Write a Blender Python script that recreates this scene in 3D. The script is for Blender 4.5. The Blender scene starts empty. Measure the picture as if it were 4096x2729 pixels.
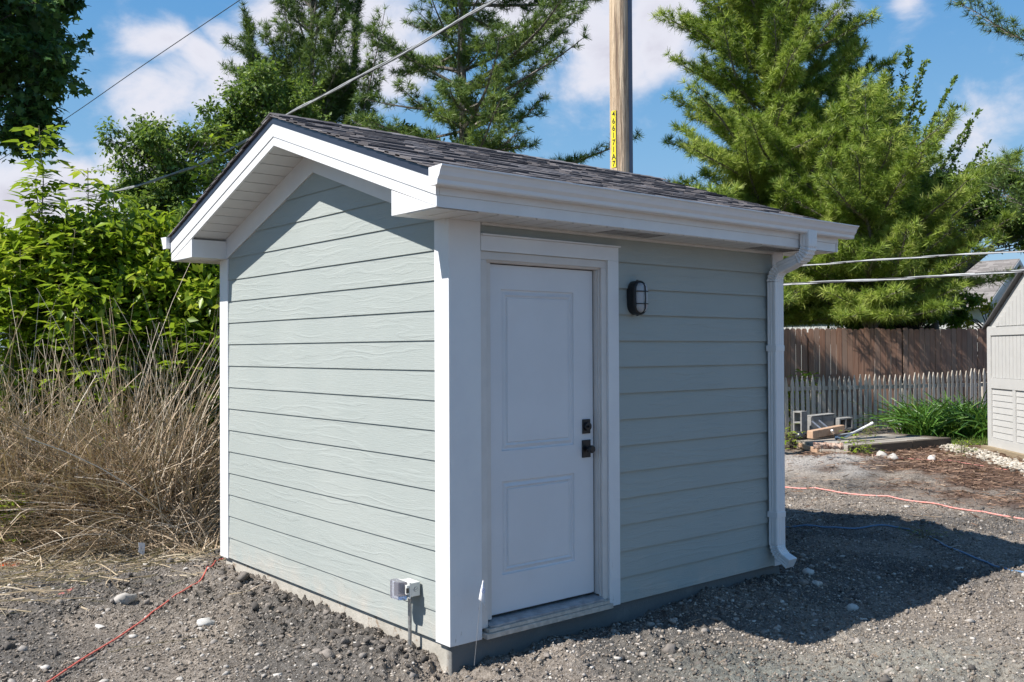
import bpy, math, random
import numpy as np
from mathutils import Vector, Matrix

random.seed(7)
rng = np.random.default_rng(7)
SC = bpy.context.scene
COL = SC.collection
def A(*p): return np.array(p, float)
def nrm(v):
    v = np.asarray(v, float)
    return v / (np.linalg.norm(v, axis=-1, keepdims=True) + 1e-12)

# ------------------------------------------------------------------ camera solved from the photograph
CAM = A(-3.2544, -4.479, 1.7134)
YAW, PITCH, ROLL, FPX = .6945, .0102, -.0048, 3812.7
_R = A(math.cos(YAW), -math.sin(YAW), 0); _F = A(math.sin(YAW), math.cos(YAW), 0); _U = A(0, 0, 1)
F2 = _F*math.cos(PITCH) + _U*math.sin(PITCH); _U2 = _U*math.cos(PITCH) - _F*math.sin(PITCH)
R3 = _R*math.cos(ROLL) + _U2*math.sin(ROLL); U3 = _U2*math.cos(ROLL) - _R*math.sin(ROLL)
GZ = -.13
def ray(u, v): return F2 + R3*(u-2048)/FPX + U3*(1364.5-v)/FPX
def at(u, v, d): return CAM + ray(u, v)*d
def onz(u, v, z=GZ):
    r = ray(u, v); return CAM + r*((z-CAM[2])/r[2])
def base(u, d, z=GZ):
    p = at(u, 1400, d); p[2] = z; return p

# ------------------------------------------------------------------ numpy noise
def _h(ix, iy, s):
    h = (ix.astype(np.int64)*374761393 + iy.astype(np.int64)*668265263 + s*974634777) & 0xffffffff
    h = ((h ^ (h >> 13))*1274126177) & 0xffffffff
    return ((h ^ (h >> 16)) & 0xffff)/65535.0
def vn(x, y, s=0):
    x = np.asarray(x, float); y = np.asarray(y, float)
    ix = np.floor(x); iy = np.floor(y); fx = x-ix; fy = y-iy
    fx = fx*fx*(3-2*fx); fy = fy*fy*(3-2*fy)
    a = _h(ix, iy, s); b = _h(ix+1, iy, s); c = _h(ix, iy+1, s); d = _h(ix+1, iy+1, s)
    return (a+(b-a)*fx)*(1-fy) + (c+(d-c)*fx)*fy
def fbm(x, y, s=0, o=3):
    r = 0; a = .5; n = 0
    for i in range(o):
        r = r + a*vn(x*2**i+i*17.3, y*2**i-i*9.1, s+i); n += a; a *= .5
    return r/n
def sst(a, b, x):
    t = np.clip((x-a)/(b-a), 0, 1); return t*t*(3-2*t)

# ------------------------------------------------------------------ mesh building
ORG = {}
def mesh_obj(name, V, Fs, mat, parent=None, tone=None, smooth=False, attrs=None):
    V = np.asarray(V, float).reshape(-1, 3)
    if not isinstance(Fs, list): Fs = [Fs]
    me = bpy.data.meshes.new(name)
    org = ORG.get(parent.name, np.zeros(3)) if parent else np.zeros(3)
    me.vertices.add(len(V)); me.vertices.foreach_set('co', (V-org).ravel())
    sizes = np.concatenate([np.full(len(f), f.shape[1], np.int32) for f in Fs])
    loops = np.concatenate([f.ravel() for f in Fs]).astype(np.int32)
    me.loops.add(len(loops)); me.loops.foreach_set('vertex_index', loops)
    me.polygons.add(len(sizes))
    st = np.zeros(len(sizes), np.int32); st[1:] = np.cumsum(sizes)[:-1]
    me.polygons.foreach_set('loop_start', st); me.polygons.foreach_set('loop_total', sizes)
    if smooth: me.polygons.foreach_set('use_smooth', np.ones(len(sizes), bool))
    if tone is not None:
        a = me.attributes.new('tone', 'FLOAT', 'FACE'); a.data.foreach_set('value', np.asarray(tone, np.float32))
    for k, val in (attrs or {}).items():
        a = me.attributes.new(k, 'FLOAT', 'POINT'); a.data.foreach_set('value', np.asarray(val, np.float32))
    me.update(calc_edges=True); me.validate()
    me.materials.append(mat)
    o = bpy.data.objects.new(name, me); COL.objects.link(o)
    if parent: o.parent = parent
    ORG[o.name] = org
    return o

class MB:
    def __init__(s): s.v = []; s.f = []; s.t = []
    def add(s, vs, fs, tone=.5):
        n = len(s.v); s.v += [tuple(map(float, p)) for p in vs]
        for f in fs: s.f.append(tuple(i+n for i in f)); s.t.append(tone)
        return s
    def box(s, x0, x1, y0, y1, z0, z1, tone=.5):
        return s.obox((x0, y0, z0), (1, 0, 0), (0, 1, 0), (0, 0, 1), x1-x0, y1-y0, z1-z0, tone)
    def obox(s, o, ex, ey, ez, sx, sy, sz, tone=.5):
        o = A(*o); ex = A(*ex)*sx; ey = A(*ey)*sy; ez = A(*ez)*sz
        P = [o, o+ex, o+ex+ey, o+ey, o+ez, o+ex+ez, o+ex+ey+ez, o+ey+ez]
        return s.add(P, [(0, 3, 2, 1), (4, 5, 6, 7), (0, 1, 5, 4), (1, 2, 6, 5), (2, 3, 7, 6), (3, 0, 4, 7)], tone)
    def prism(s, pts, vec, tone=.5):
        pts = [A(*p) for p in pts]; v = A(*vec); n = len(pts)
        nn = sum(np.cross(pts[i], pts[(i+1) % n]) for i in range(n))
        if np.dot(nn, v) > 0: pts = pts[::-1]
        P = pts + [p+v for p in pts]
        fs = [tuple(range(n)), tuple(range(2*n-1, n-1, -1))]
        for i in range(n):
            j = (i+1) % n; fs.append((j, i, n+i, n+j))
        return s.add(P, fs, tone)
    def tube(s, pts, r, n=6, tone=.5, caps=True):
        pts = [A(*p) for p in pts]; m = len(pts)
        rs = [r]*m if np.isscalar(r) else list(r)
        T = [nrm(pts[min(i+1, m-1)]-pts[max(i-1, 0)]) for i in range(m)]
        ref = A(0, 0, 1) if abs(T[0][2]) < .9 else A(1, 0, 0)
        a = nrm(np.cross(T[0], ref)); P = []
        for i in range(m):
            a = nrm(a - T[i]*np.dot(a, T[i])); b = np.cross(T[i], a)
            for k in range(n):
                w = 2*math.pi*k/n; P.append(pts[i]+(a*math.cos(w)+b*math.sin(w))*rs[i])
        fs = []
        for i in range(m-1):
            for k in range(n):
                k2 = (k+1) % n; fs.append((i*n+k, i*n+k2, (i+1)*n+k2, (i+1)*n+k))
        if caps: fs += [tuple(range(n-1, -1, -1)), tuple(range((m-1)*n, m*n))]
        return s.add(P, fs, tone)
    def sweep(s, pts, frames, prof, tone=.5, caps=True):
        n = len(prof); P = []
        for p, (a, b) in zip(pts, frames):
            for q in prof: P.append(A(*p)+A(*a)*q[0]+A(*b)*q[1])
        fs = []
        for i in range(len(pts)-1):
            for k in range(n):
                k2 = (k+1) % n; fs.append((i*n+k, i*n+k2, (i+1)*n+k2, (i+1)*n+k))
        if caps: fs += [tuple(range(n-1, -1, -1)), tuple(range((len(pts)-1)*n, len(pts)*n))]
        return s.add(P, fs, tone)
    def build(s, name, mat, parent=None, smooth=False, bevel=0, autos=False):
        me = bpy.data.meshes.new(name)
        org = ORG.get(parent.name, np.zeros(3)) if parent else np.zeros(3)
        me.from_pydata((np.array(s.v)-org).tolist(), [], s.f)
        a = me.attributes.new('tone', 'FLOAT', 'FACE'); a.data.foreach_set('value', np.asarray(s.t, np.float32))
        if smooth: me.polygons.foreach_set('use_smooth', np.ones(len(s.f), bool))
        me.update(); me.materials.append(mat)
        o = bpy.data.objects.new(name, me); COL.objects.link(o)
        if parent: o.parent = parent
        ORG[o.name] = org
        if bevel:
            m = o.modifiers.new('bevel', 'BEVEL'); m.width = bevel; m.segments = 2; m.limit_method = 'ANGLE'; m.angle_limit = .6
        return o

def tag(o, label, cat, group=None):
    o['label'] = label; o['category'] = cat
    if group: o['group'] = group
    return o
def thing(name, label, cat, loc, group=None):
    o = bpy.data.objects.new(name, None); COL.objects.link(o); o.location = tuple(map(float, loc))
    o.empty_display_size = .1
    ORG[o.name] = A(*loc); return tag(o, label, cat, group)
def struct(o, kind='structure'): o['kind'] = kind; return o
def relabel(o, **kw):
    for k, v in kw.items(): o[k] = v
    return o

# ------------------------------------------------------------------ materials
class NT:
    def __init__(s, name):
        s.m = bpy.data.materials.new(name); s.m.use_nodes = True; s.t = s.m.node_tree; s.N = s.t.nodes
        s.b = s.N['Principled BSDF']; s.out = s.N['Material Output']
    def n(s, ty, ins=None, **kw):
        x = s.N.new(ty)
        for k, v in kw.items(): setattr(x, k, v)
        for k, v in (ins or {}).items(): s.set(x, k, v)
        return x
    def set(s, x, k, v):
        i = x.inputs[k]
        if hasattr(v, 'is_output'): s.t.links.new(v, i)
        elif hasattr(v, 'outputs'): s.t.links.new(v.outputs[0], i)
        else:
            if isinstance(v, (tuple, list)) and len(v) == 3 and i.type == 'RGBA': v = (*v, 1)
            i.default_value = v
    def B(s, **kw):
        for k, v in kw.items(): s.set(s.b, k.replace('_', ' '), v)
        return s
    def mix(s, f, a, b, mode='MIX'):
        x = s.N.new('ShaderNodeMix'); x.data_type = 'RGBA'; x.blend_type = mode
        s.set(x, 0, f); s.set(x, 6, a); s.set(x, 7, b); return x.outputs[2]
    def math(s, op, a, b=0.0, c=None):
        x = s.n('ShaderNodeMath', operation=op); s.set(x, 0, a); s.set(x, 1, b)
        if c is not None: s.set(x, 2, c)
        return x.outputs[0]
    def ramp(s, f, *stops):
        x = s.N.new('ShaderNodeValToRGB'); e = x.color_ramp.elements
        while len(e) < len(stops): e.new(.5)
        for q, (p, c) in zip(e, stops): q.position = p; q.color = (*c, 1) if len(c) == 3 else c
        s.set(x, 0, f); return x.outputs[0]
    def rng(s, v, a, b, c=0, d=1):
        x = s.n('ShaderNodeMapRange'); x.interpolation_type = 'SMOOTHSTEP'
        for k, q in enumerate((v, a, b, c, d)): s.set(x, k, q)
        return x.outputs[0]
    def noise(s, scale, detail=3, rough=.5, vec=None, dist=0):
        x = s.n('ShaderNodeTexNoise', {'Scale': scale, 'Detail': detail, 'Roughness': rough, 'Distortion': dist})
        if vec is not None: s.set(x, 'Vector', vec)
        return x.outputs[0]
    def pos(s): return s.n('ShaderNodeNewGeometry').outputs['Position']
    def map(s, vec, sc=(1, 1, 1), loc=(0, 0, 0), rot=(0, 0, 0)):
        return s.n('ShaderNodeMapping', {'Vector': vec, 'Scale': sc, 'Location': loc, 'Rotation': rot}).outputs[0]
    def attr(s, name='tone'): return s.n('ShaderNodeAttribute', attribute_name=name).outputs['Fac']
    def bump(s, h, strength=.3, dist=.01, prev=None):
        x = s.n('ShaderNodeBump', {'Height': h, 'Strength': strength, 'Distance': dist})
        if prev is not None: s.set(x, 'Normal', prev)
        return x.outputs[0]

def simple(name, c, rough=.5, metal=0, spec=.5, var=.06, vs=6, bump=0, bs=60):
    m = NT(name); nz = m.noise(vs, 4, .6, m.pos())
    k = [max(0, q*(1-var)) for q in c]; k2 = [min(1, q*(1+var)) for q in c]
    m.B(Base_Color=m.mix(m.rng(nz, .3, .7), tuple(k), tuple(k2)), Roughness=rough, Metallic=metal)
    m.set(m.b, 'Specular IOR Level', spec)
    if bump: m.B(Normal=m.bump(m.noise(bs, 3, .6, m.pos()), bump, .004))
    return m.m

def siding_mat(name, axis):
    m = NT(name); t = m.attr(); p = m.pos()
    sep = m.n('ShaderNodeSeparateXYZ', {0: p}); al = sep.outputs[axis]; z = sep.outputs[2]
    off = m.math('MULTIPLY', t, 37.0)
    u = m.math('ADD', al, off)
    cmb = m.n('ShaderNodeCombineXYZ', {0: m.math('MULTIPLY', u, 1.0), 1: m.math('MULTIPLY', z, 7.0), 2: off})
    low = m.noise(1.5, 2, .5, cmb)
    field = m.math('ADD', m.math('MULTIPLY', z, 22.0), m.math('MULTIPLY', low, 6.0))
    fine = m.noise(1, 3, .6, m.n('ShaderNodeCombineXYZ', {0: m.math('MULTIPLY', u, 12.0), 1: m.math('MULTIPLY', z, 210.0), 2: off}))
    ph = m.math('ADD', m.math('MULTIPLY', field, 4.2), m.math('MULTIPLY', fine, 2.2))
    w = m.math('SINE', ph)
    ring = m.rng(w, .1, .95)
    amp = m.rng(m.noise(1.3, 1, .5, cmb), .38, .62, .12, 1.0)
    h = m.math('ADD', m.math('MULTIPLY', m.math('MULTIPLY', ring, amp), .42), m.math('MULTIPLY', fine, .8))
    dirt = m.noise(1.1, 4, .6, p)
    c = m.mix(m.rng(dirt, .35, .75), (.330, .360, .345), (.356, .382, .364))
    c = m.mix(m.math('MULTIPLY', m.rng(z, .25, .0), m.rng(m.noise(5, 4, .6, p), .3, .75)), c, (.42, .40, .36))
    m.B(Base_Color=c, Roughness=.55, Normal=m.bump(h, .5, .0048))
    m.set(m.b, 'Specular IOR Level', .3)
    return m.m

def leaf_mat(name, dark, light, yellow=None, trans=.35, rough=.42):
    m = NT(name); t = m.attr()
    stops = [(0, dark), (.75, light)] + ([(1.0, yellow)] if yellow else [])
    c = m.ramp(t, *stops)
    m.B(Base_Color=c, Roughness=rough); m.set(m.b, 'Specular IOR Level', .35)
    tr = m.n('ShaderNodeBsdfTranslucent', {0: m.mix(.25, c, (.35, .5, .02))})
    mx = m.n('ShaderNodeMixShader', {0: trans, 1: m.b, 2: tr})
    m.t.links.new(mx.outputs[0], m.out.inputs[0]); return m.m

def bark_mat(name, c1, c2, sc=8):
    m = NT(name); p = m.map(m.pos(), (sc, sc, sc*.2)); n = m.noise(2, 5, .65, p)
    m.B(Base_Color=m.mix(m.rng(n, .35, .65), c1, c2), Roughness=.9, Normal=m.bump(n, .8, .02)); return m.m

def wood_mat(name, c1, c2, c3, axis_scale=(30, 30, 1.5), bump=.4):
    m = NT(name); t = m.attr(); p = m.pos()
    v = m.n('ShaderNodeVectorMath', {0: m.map(p, axis_scale), 1: m.n('ShaderNodeCombineXYZ', {0: m.math('MULTIPLY', t, 91.0), 2: m.math('MULTIPLY', t, 13.0)})}, operation='ADD').outputs[0]
    n = m.noise(1, 5, .65, v); n2 = m.noise(1.3, 3, .5, p)
    c = m.mix(m.rng(n, .3, .7), c1, c2); c = m.mix(m.math('MULTIPLY', t, .75), c, c3)
    c = m.mix(m.rng(n2, .45, .75, 0, .4), c, tuple(q*.55 for q in c1))
    m.B(Base_Color=c, Roughness=.85, Normal=m.bump(n, bump, .006)); return m.m

M = {}
def mk_trim():
    m = NT('white_paint'); p = m.pos(); n = m.noise(3, 4, .6, p); f = m.noise(1, 3, .6, m.map(p, (60, 60, 6)))
    z = m.n('ShaderNodeSeparateXYZ', {0: p}).outputs[2]
    c = m.mix(m.rng(n, .35, .7), (.72, .715, .72), (.675, .67, .685))
    scuff = m.math('MULTIPLY', m.rng(m.noise(1, 4, .7, m.map(p, (40, 40, 9))), .60, .74), m.rng(z, .45, .0))
    c = m.mix(scuff, c, (.42, .39, .36))
    m.B(Base_Color=c, Roughness=.45, Normal=m.bump(f, .12, .003)); return m.m
M['trim'] = mk_trim()
M['vinyl'] = simple('white_vinyl', (.71, .705, .71), .35, var=.03)
M['gutter'] = simple('white_gutter_metal', (.72, .72, .73), .28, var=.02)
M['soffit'] = simple('soffit_vinyl', (.62, .61, .60), .4, var=.03)
M['slot'] = simple('vent_shadow_gap', (.10, .095, .09), .8)
M['door'] = simple('door_paint', (.66, .66, .685), .38, var=.03, vs=2, bump=.03, bs=30)
M['jamb'] = simple('primed_jamb', (.62, .585, .56), .5, var=.05, vs=4)
M['seal'] = simple('black_rubber', (.012, .012, .014), .6)
M['black'] = simple('black_metal', (.010, .010, .012), .38, spec=.5)
M['drip'] = simple('dark_drip_edge', (.035, .04, .06), .3, metal=.2)
M['sill'] = simple('grey_sill', (.33, .34, .36), .4, metal=.3, var=.25, vs=18)
M['nosing'] = simple('raw_sill_wood', (.50, .44, .38), .7, var=.2, vs=20)
M['sidey'] = siding_mat('fibre_cement_siding', 1)
M['sidex'] = siding_mat('fibre_cement_siding_front', 0)
def mk_conc():
    m = NT('foundation_concrete'); p = m.pos(); n = m.noise(7, 5, .65, p); v = m.noise(45, 3, .6, p)
    c = m.mix(m.rng(n, .3, .7), (.36, .335, .29), (.46, .43, .38)); c = m.mix(m.rng(m.noise(16, 3, .6, p), .58, .68), c, (.26, .20, .15))
    sp = m.n('ShaderNodeSeparateXYZ', {0: p}); front_tone = m.math('MULTIPLY', m.rng(sp.outputs[1], .10, .045), m.rng(m.noise(3, 4, .6, p), .2, .5, .75, 1))
    c = m.mix(front_tone, c, (.15, .148, .145))  # concrete darker on the front face, broken up by noise
    m.B(Base_Color=c, Roughness=.9, Normal=m.bump(v, .5, .008)); return m.m
M['conc'] = mk_conc()
def mk_shingle():
    m = NT('asphalt_shingle'); t = m.attr(); p = m.pos(); n = m.noise(380, 2, .7, p)
    c = m.ramp(t, (0, (.022, .02, .025)), (.5, (.12, .112, .118)), (1, (.34, .32, .33)))
    c = m.mix(m.rng(n, .35, .7), c, (.19, .18, .185), 'MIX') if False else m.mix(m.rng(n, .5, .75, 0, .45), c, (.30, .285, .295))
    m.B(Base_Color=c, Roughness=.95, Normal=m.bump(n, .6, .003)); m.set(m.b, 'Specular IOR Level', .2); return m.m
M['shingle'] = mk_shingle()
def mk_lens():
    m = NT('frosted_lens'); m.B(Base_Color=(.36, .37, .39, 1), Roughness=.3); m.set(m.b, 'Subsurface Weight', .2)
    v = m.math('SINE', m.math('MULTIPLY', m.n('ShaderNodeSeparateXYZ', {0: m.pos()}).outputs[0], 700.0)); m.B(Normal=m.bump(v, .2, .002)); return m.m
M['lens'] = mk_lens()
def mk_clear():
    m = NT('clear_polycarbonate'); m.B(Base_Color=(.80, .80, .93, 1), Roughness=.12); m.set(m.b, 'Transmission Weight', .8); m.set(m.b, 'IOR', 1.35); return m.m
M['clear'] = mk_clear()
M['boxgrey'] = simple('grey_box_plastic', (.62, .62, .60), .4)
M['conduit'] = simple('galvanised_conduit', (.40, .40, .39), .4, metal=.6, var=.25, vs=30)
M['flag'] = simple('white_flag_film', (.80, .80, .84), .4)
M['flagblue'] = simple('blue_flag_print', (.10, .13, .35), .5)
M['wire'] = simple('steel_wire', (.45, .45, .46), .4, metal=.7)

# ------------------------------------------------------------------ world, sun, camera
SUN = nrm(A(-.84, .22, 1)); EL = math.asin(SUN[2]); AZ = math.atan2(SUN[0], SUN[1])
def make_world():
    w = bpy.data.worlds.new('World'); SC.world = w; w.use_nodes = True
    m = NT.__new__(NT); m.t = w.node_tree; m.N = m.t.nodes
    bg = m.N['Background']
    sky = m.n('ShaderNodeTexSky', sky_type='NISHITA', sun_disc=False, sun_elevation=EL, sun_rotation=AZ, air_density=1.0, dust_density=.25, ozone_density=1.3)
    d = m.n('ShaderNodeTexCoord').outputs['Generated']
    blobs = [(620, 215, 140, .9), (780, 320, 190, 1.0), (890, 180, 130, .95), (950, 380, 230, 1.05), (640, 425, 150, .85),
             (1120, 60, 210, 1), (1450, 130, 380, 1), (2130, 50, 330, 1.05), (2420, 110, 320, 1.05), (2680, 50, 290, 1.0),
             (3280, 30, 120, .75), (3640, 15, 95, .85), (3930, 520, 210, .72), (560, 660, 260, 1), (330, 790, 260, 1.05), (90, 860, 300, 1)]
    acc = None
    nwarp = m.n('ShaderNodeTexNoise', {'Vector': d, 'Scale': 9.0, 'Detail': 1.0})
    dw = m.n('ShaderNodeVectorMath', {0: d, 1: m.n('ShaderNodeVectorMath', {0: m.n('ShaderNodeVectorMath', {0: nwarp.outputs[1], 1: (.5, .5, .5)}, operation='SUBTRACT'), 1: (.09, .09, .09)}, operation='MULTIPLY')}, operation='ADD').outputs[0]
    for u, v, r, s in blobs:
        c = nrm(ray(u, v)); r = r/FPX*1.25
        dist = m.n('ShaderNodeVectorMath', {0: dw, 1: tuple(c)}, operation='DISTANCE').outputs['Value']
        b = m.rng(dist, r, 0.0, 0.0, s)
        acc = b if acc is None else m.math('MAXIMUM', acc, b)
    n1 = m.noise(13, 6, .6, m.map(d, (1, 1, 1.6)), .3)
    dens = m.math('ADD', acc, m.math('MULTIPLY', m.math('SUBTRACT', n1, .5), 1.5))
    al = m.rng(dens, .06, .78, 0, .95)
    lump = m.rng(m.noise(9, 2, .6, m.map(d, (1, 1, 1.8), (3, 1, 2))), .36, .66)
    thick = m.math('MULTIPLY', m.rng(dens, .75, 1.35), m.math('SUBTRACT', 1.0, m.math('MULTIPLY', lump, .6)))
    cc = m.mix(thick, (6.0, 6.0, 6.6), (4.3, 4.1, 4.8))
    el_ = m.n('ShaderNodeSeparateXYZ', {0: d}).outputs[2]
    grad = m.ramp(el_, (0.0, (3.1, 4.3, 5.4)), (.07, (2.35, 3.9, 5.6)), (.20, (1.55, 3.35, 5.5)), (.36, (.72, 2.45, 5.1)), (1.0, (.6, 1.2, 2.7)))
    sc = m.mix(.14, grad, sky)
    m.set(bg, 0, m.mix(al, sc, cc)); bg.inputs[1].default_value = .088
make_world()
sl = bpy.data.lights.new('sun', 'SUN'); sl.energy = 5.0; sl.angle = math.radians(.5); sl.color = (1, .955, .89)
so = bpy.data.objects.new('sun', sl); COL.objects.link(so); so.rotation_euler = Vector(SUN).to_track_quat('Z', 'Y').to_euler(); so.location = (0, 0, 20)
cd = bpy.data.cameras.new('camera'); co = bpy.data.objects.new('camera', cd); COL.objects.link(co)
cd.sensor_width = 36; cd.lens = FPX/4096*36; cd.clip_end = 2000; cd.clip_start = .05
mw = Matrix.Identity(4)
for i in range(3): mw[i][0] = R3[i]; mw[i][1] = U3[i]; mw[i][2] = -F2[i]; mw[i][3] = CAM[i]
co.matrix_world = mw; SC.camera = co
vs = SC.view_settings; vs.view_transform = 'Standard'; vs.look = 'None'; vs.exposure = .66; vs.gamma = 1
SC.render.engine = 'CYCLES'; SC.cycles.use_denoising = True; SC.cycles.adaptive_threshold = .02; SC.cycles.max_bounces = 8; SC.cycles.transparent_max_bounces = 8
SC.cycles.caustics_reflective = False; SC.cycles.caustics_refractive = False
SC.cycles.sample_clamp_indirect = 6

# ------------------------------------------------------------------ ground: one sheet, fine near the shed, coarse to the horizon
def axis(segs):
    out = [segs[0][0]]
    for a, b, d in segs:
        n = max(1, int(round((b-a)/d))); out += list(a+(b-a)*np.arange(1, n+1)/n)
    return np.array(out)
def gx(a, n, s): return s*(np.linspace(0, 1, n)**3)*a
xs = np.concatenate([-3.6-gx(600, 26, 1)[::-1][:-1], axis([(-3.6, 3.4, .012), (3.4, 5.5, .02), (5.5, 9, .034), (9, 16, .06)]), 16+gx(600, 26, 1)[1:]])
ys = np.concatenate([-4.2-gx(600, 26, 1)[::-1][:-1], axis([(-4.2, -.2, .012), (-.2, 4.4, .018), (4.4, 9, .06)]), 9+gx(600, 26, 1)[1:]])
GXX, GYY = np.meshgrid(xs, ys)
def near_w(x, y): return sst(17.5, 12, np.hypot(x-3, y-1))
P_SAND = onz(3215, 1868)
def mulch_mask(x, y):
    a, b = onz(3150, 1850), onz(4096, 2085)
    d = ((b[0]-a[0])*(y-a[1]) - (b[1]-a[1])*(x-a[0]))/math.hypot(b[0]-a[0], b[1]-a[1])
    d = d + (fbm(x*1.3, y*1.3, 5, 3)-.5)*3.2
    far = sst(7, 4.8, y)
    return sst(.0, 1.3, d)*sst(7.2, 8.6, x)*far
def sand_mask(x, y):
    d = np.hypot((x-P_SAND[0])*.75+(y-P_SAND[1])*.35, (y-P_SAND[1])*1.0-(x-P_SAND[0])*.25)
    return sst(1.5, .5, d + (fbm(x*2, y*2, 9, 3)-.5)*1.3)
def height(x, y, fine=True):
    nw = near_w(x, y)
    h = (fbm(x*.35, y*.35, 1, 2)-.5)*.07*nw + (fbm(x*2.3+4, y*1.5, 15, 3)-.5)*.055*nw*sst(7.5, 5, x)
    h += .03*np.exp(-((x+.12)/.30)**2)*sst(-.15, .5, y)*sst(4.0, 2.6, y)*(.6+.8*fbm(x*1.5, y*1.5, 3, 2))
    h -= .085*np.exp(-(((x+.02)/.16)**2+((y+.03)/.17)**2))
    h += .055*np.exp(-((y+.28)/.22)**2)*sst(.25, .8, x)*sst(3.9, 3.1, x)
    h += .05*np.exp(-((y-.05)/.25)**2)*sst(1.4, 2.6, x)*sst(4.2, 3.3, x)*(.6+.8*fbm(x*2, y*2, 7, 2))
    h += .14*sand_mask(x, y)*.6 + .03*mulch_mask(x, y)*sst(3.6, 2.4, y)
    if fine:
        r = fbm(x*3.1, y*3.1, 11, 2); cl = sst(.42, .68, fbm(x*1.0, y*1.0, 21, 2))
        rough = .35 + .9*cl + .8*np.exp(-((x+.1)/.5)**2)*sst(-.6, .3, y)*sst(3.9, 2.9, y)
        a = 1-np.abs(2*vn(x*9, y*9, 31)-1); b = 1-np.abs(2*vn(x*21+3, y*21, 41)-1); c = vn(x*48, y*48, 51)
        d4 = 1-np.abs(2*vn(x*38+9, y*38, 57)-1)
        h += nw*((r-.5)*.05 + rough*((a**1.5)*.026 + (b**1.5)*.020 + (d4**1.5)*.013 + c*.010 - .024))
    return h
HH = GZ + height(GXX, GYY)
rr = np.hypot(GXX, GYY); HH = np.where(rr > 40, HH + (np.clip(rr-60, 0, None)*.004), HH)
ny, nx = GXX.shape
V = np.stack([GXX, GYY, HH], -1).reshape(-1, 3)
ii = (np.arange(ny-1)[:, None]*nx + np.arange(nx-1)[None, :]).ravel()
Fq = np.stack([ii, ii+1, ii+nx+1, ii+nx], -1)
mm = mulch_mask(GXX, GYY).ravel(); sm = sand_mask(GXX, GYY).ravel()
po = onz(-5, 2262); om = sst(.24, .06, np.hypot((GXX-po[0])*1.0, (GYY-po[1])*1.6) + (fbm(GXX*9, GYY*9, 4, 2)-.5)*.22).ravel()
pd = [onz(2350, 2560), onz(3150, 2600)]
damp_shade_m = sst(.5, .72, fbm(GXX*.9, GYY*.9, 61, 3) + .22*np.exp(-((GXX+.1)/.45)**2)*sst(-.4, .3, GYY) + .22*sst(.4, -1.6, GXX+.3*GYY) + .30*np.exp(-((GYY+.25)/.55)**2)*sst(.2, .7, GXX)*sst(5.5, 4.2, GXX)).ravel()  # last term darkens the shed's shadow zone in colour; the rest is damp soil
gr = sst(9.3, 10.5, GYY + (fbm(GXX*.5, GYY*.5, 71, 3)-.5)*2).ravel()
pv = (.5*np.exp(-(np.hypot(GXX-1.2, GYY+1.3)/.55)**2)+.5*np.exp(-(np.hypot(GXX-2.2, GYY+1.75)/.6)**2)).ravel()
def ground_mat():
    m = NT('bare_soil'); p = m.pos()
    n1 = m.noise(2.2, 5, .6, p); n2 = m.noise(38, 4, .7, p); n3 = m.noise(140, 3, .7, p)
    vor = m.n('ShaderNodeTexVoronoi', {'Vector': p, 'Scale': 62.0, 'Randomness': 1.0}); vor2 = m.n('ShaderNodeTexVoronoi', {'Vector': p, 'Scale': 120.0})
    c = m.mix(m.rng(n1, .33, .67), (.170, .137, .108), (.36, .298, .236))
    c = m.mix(m.rng(n2, .3, .72), m.mix(.6, c, (.06, .052, .047)), m.mix(.45, c, (.46, .42, .38)))
    c = m.mix(m.math('MULTIPLY', m.attr('damp_shade'), .8), c, m.mix(m.rng(n2, .35, .7), (.070, .066, .062), (.15, .143, .135)))  # damp patches plus the shade painted along the front wall
    # small embedded pebbles
    pick = m.n('ShaderNodeSeparateColor', {0: vor.outputs['Color']}).outputs[0]
    peb = m.math('MULTIPLY', m.rng(pick, .86, .90), m.rng(vor.outputs['Distance'], .40, .28))
    pick2 = m.n('ShaderNodeSeparateColor', {0: vor2.outputs['Color']})
    peb2 = m.math('MULTIPLY', m.rng(pick2.outputs[1], .84, .88), m.rng(vor2.outputs['Distance'], .42, .3))
    pc = m.mix(pick2.outputs[2], (.50, .46, .42), (.34, .29, .25))
    c = m.mix(m.math('MAXIMUM', peb, peb2), c, pc)
    c = m.mix(m.math('MULTIPLY', m.attr('pale'), m.rng(n2, .3, .6, .3, 1)), c, (.27, .30, .27))
    c = m.mix(m.math('MULTIPLY', m.attr('sand'), m.rng(n2, .25, .6)), c, (.46, .43, .40))
    c = m.mix(m.attr('mulch'), c, m.mix(m.rng(m.noise(30, 4, .7, p), .3, .7), (.06, .036, .027), (.17, .105, .075)))
    c = m.mix(m.math('MULTIPLY', m.attr('grass'), .95), c, m.mix(n1, (.05, .085, .02), (.10, .12, .04)))
    c = m.mix(m.math('MULTIPLY', m.attr('orange'), m.rng(n2, .3, .5)), c, (.85, .14, .03))
    h = m.math('ADD', m.math('MULTIPLY', n2, .9), m.math('MULTIPLY', n3, .45)); h = m.math('ADD', h, m.math('MULTIPLY', m.math('MAXIMUM', peb, peb2), .35))
    m.B(Base_Color=c, Roughness=.95, Normal=m.bump(h, 1.0, .024)); m.set(m.b, 'Specular IOR Level', .2)
    return m.m
g = mesh_obj('ground', V, Fq, ground_mat(), attrs=dict(mulch=mm, sand=sm, orange=om, damp_shade=damp_shade_m, grass=gr, pale=pv), smooth=True)
struct(g)
def gh(x, y): return GZ + height(np.asarray(x, float), np.asarray(y, float))

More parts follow.
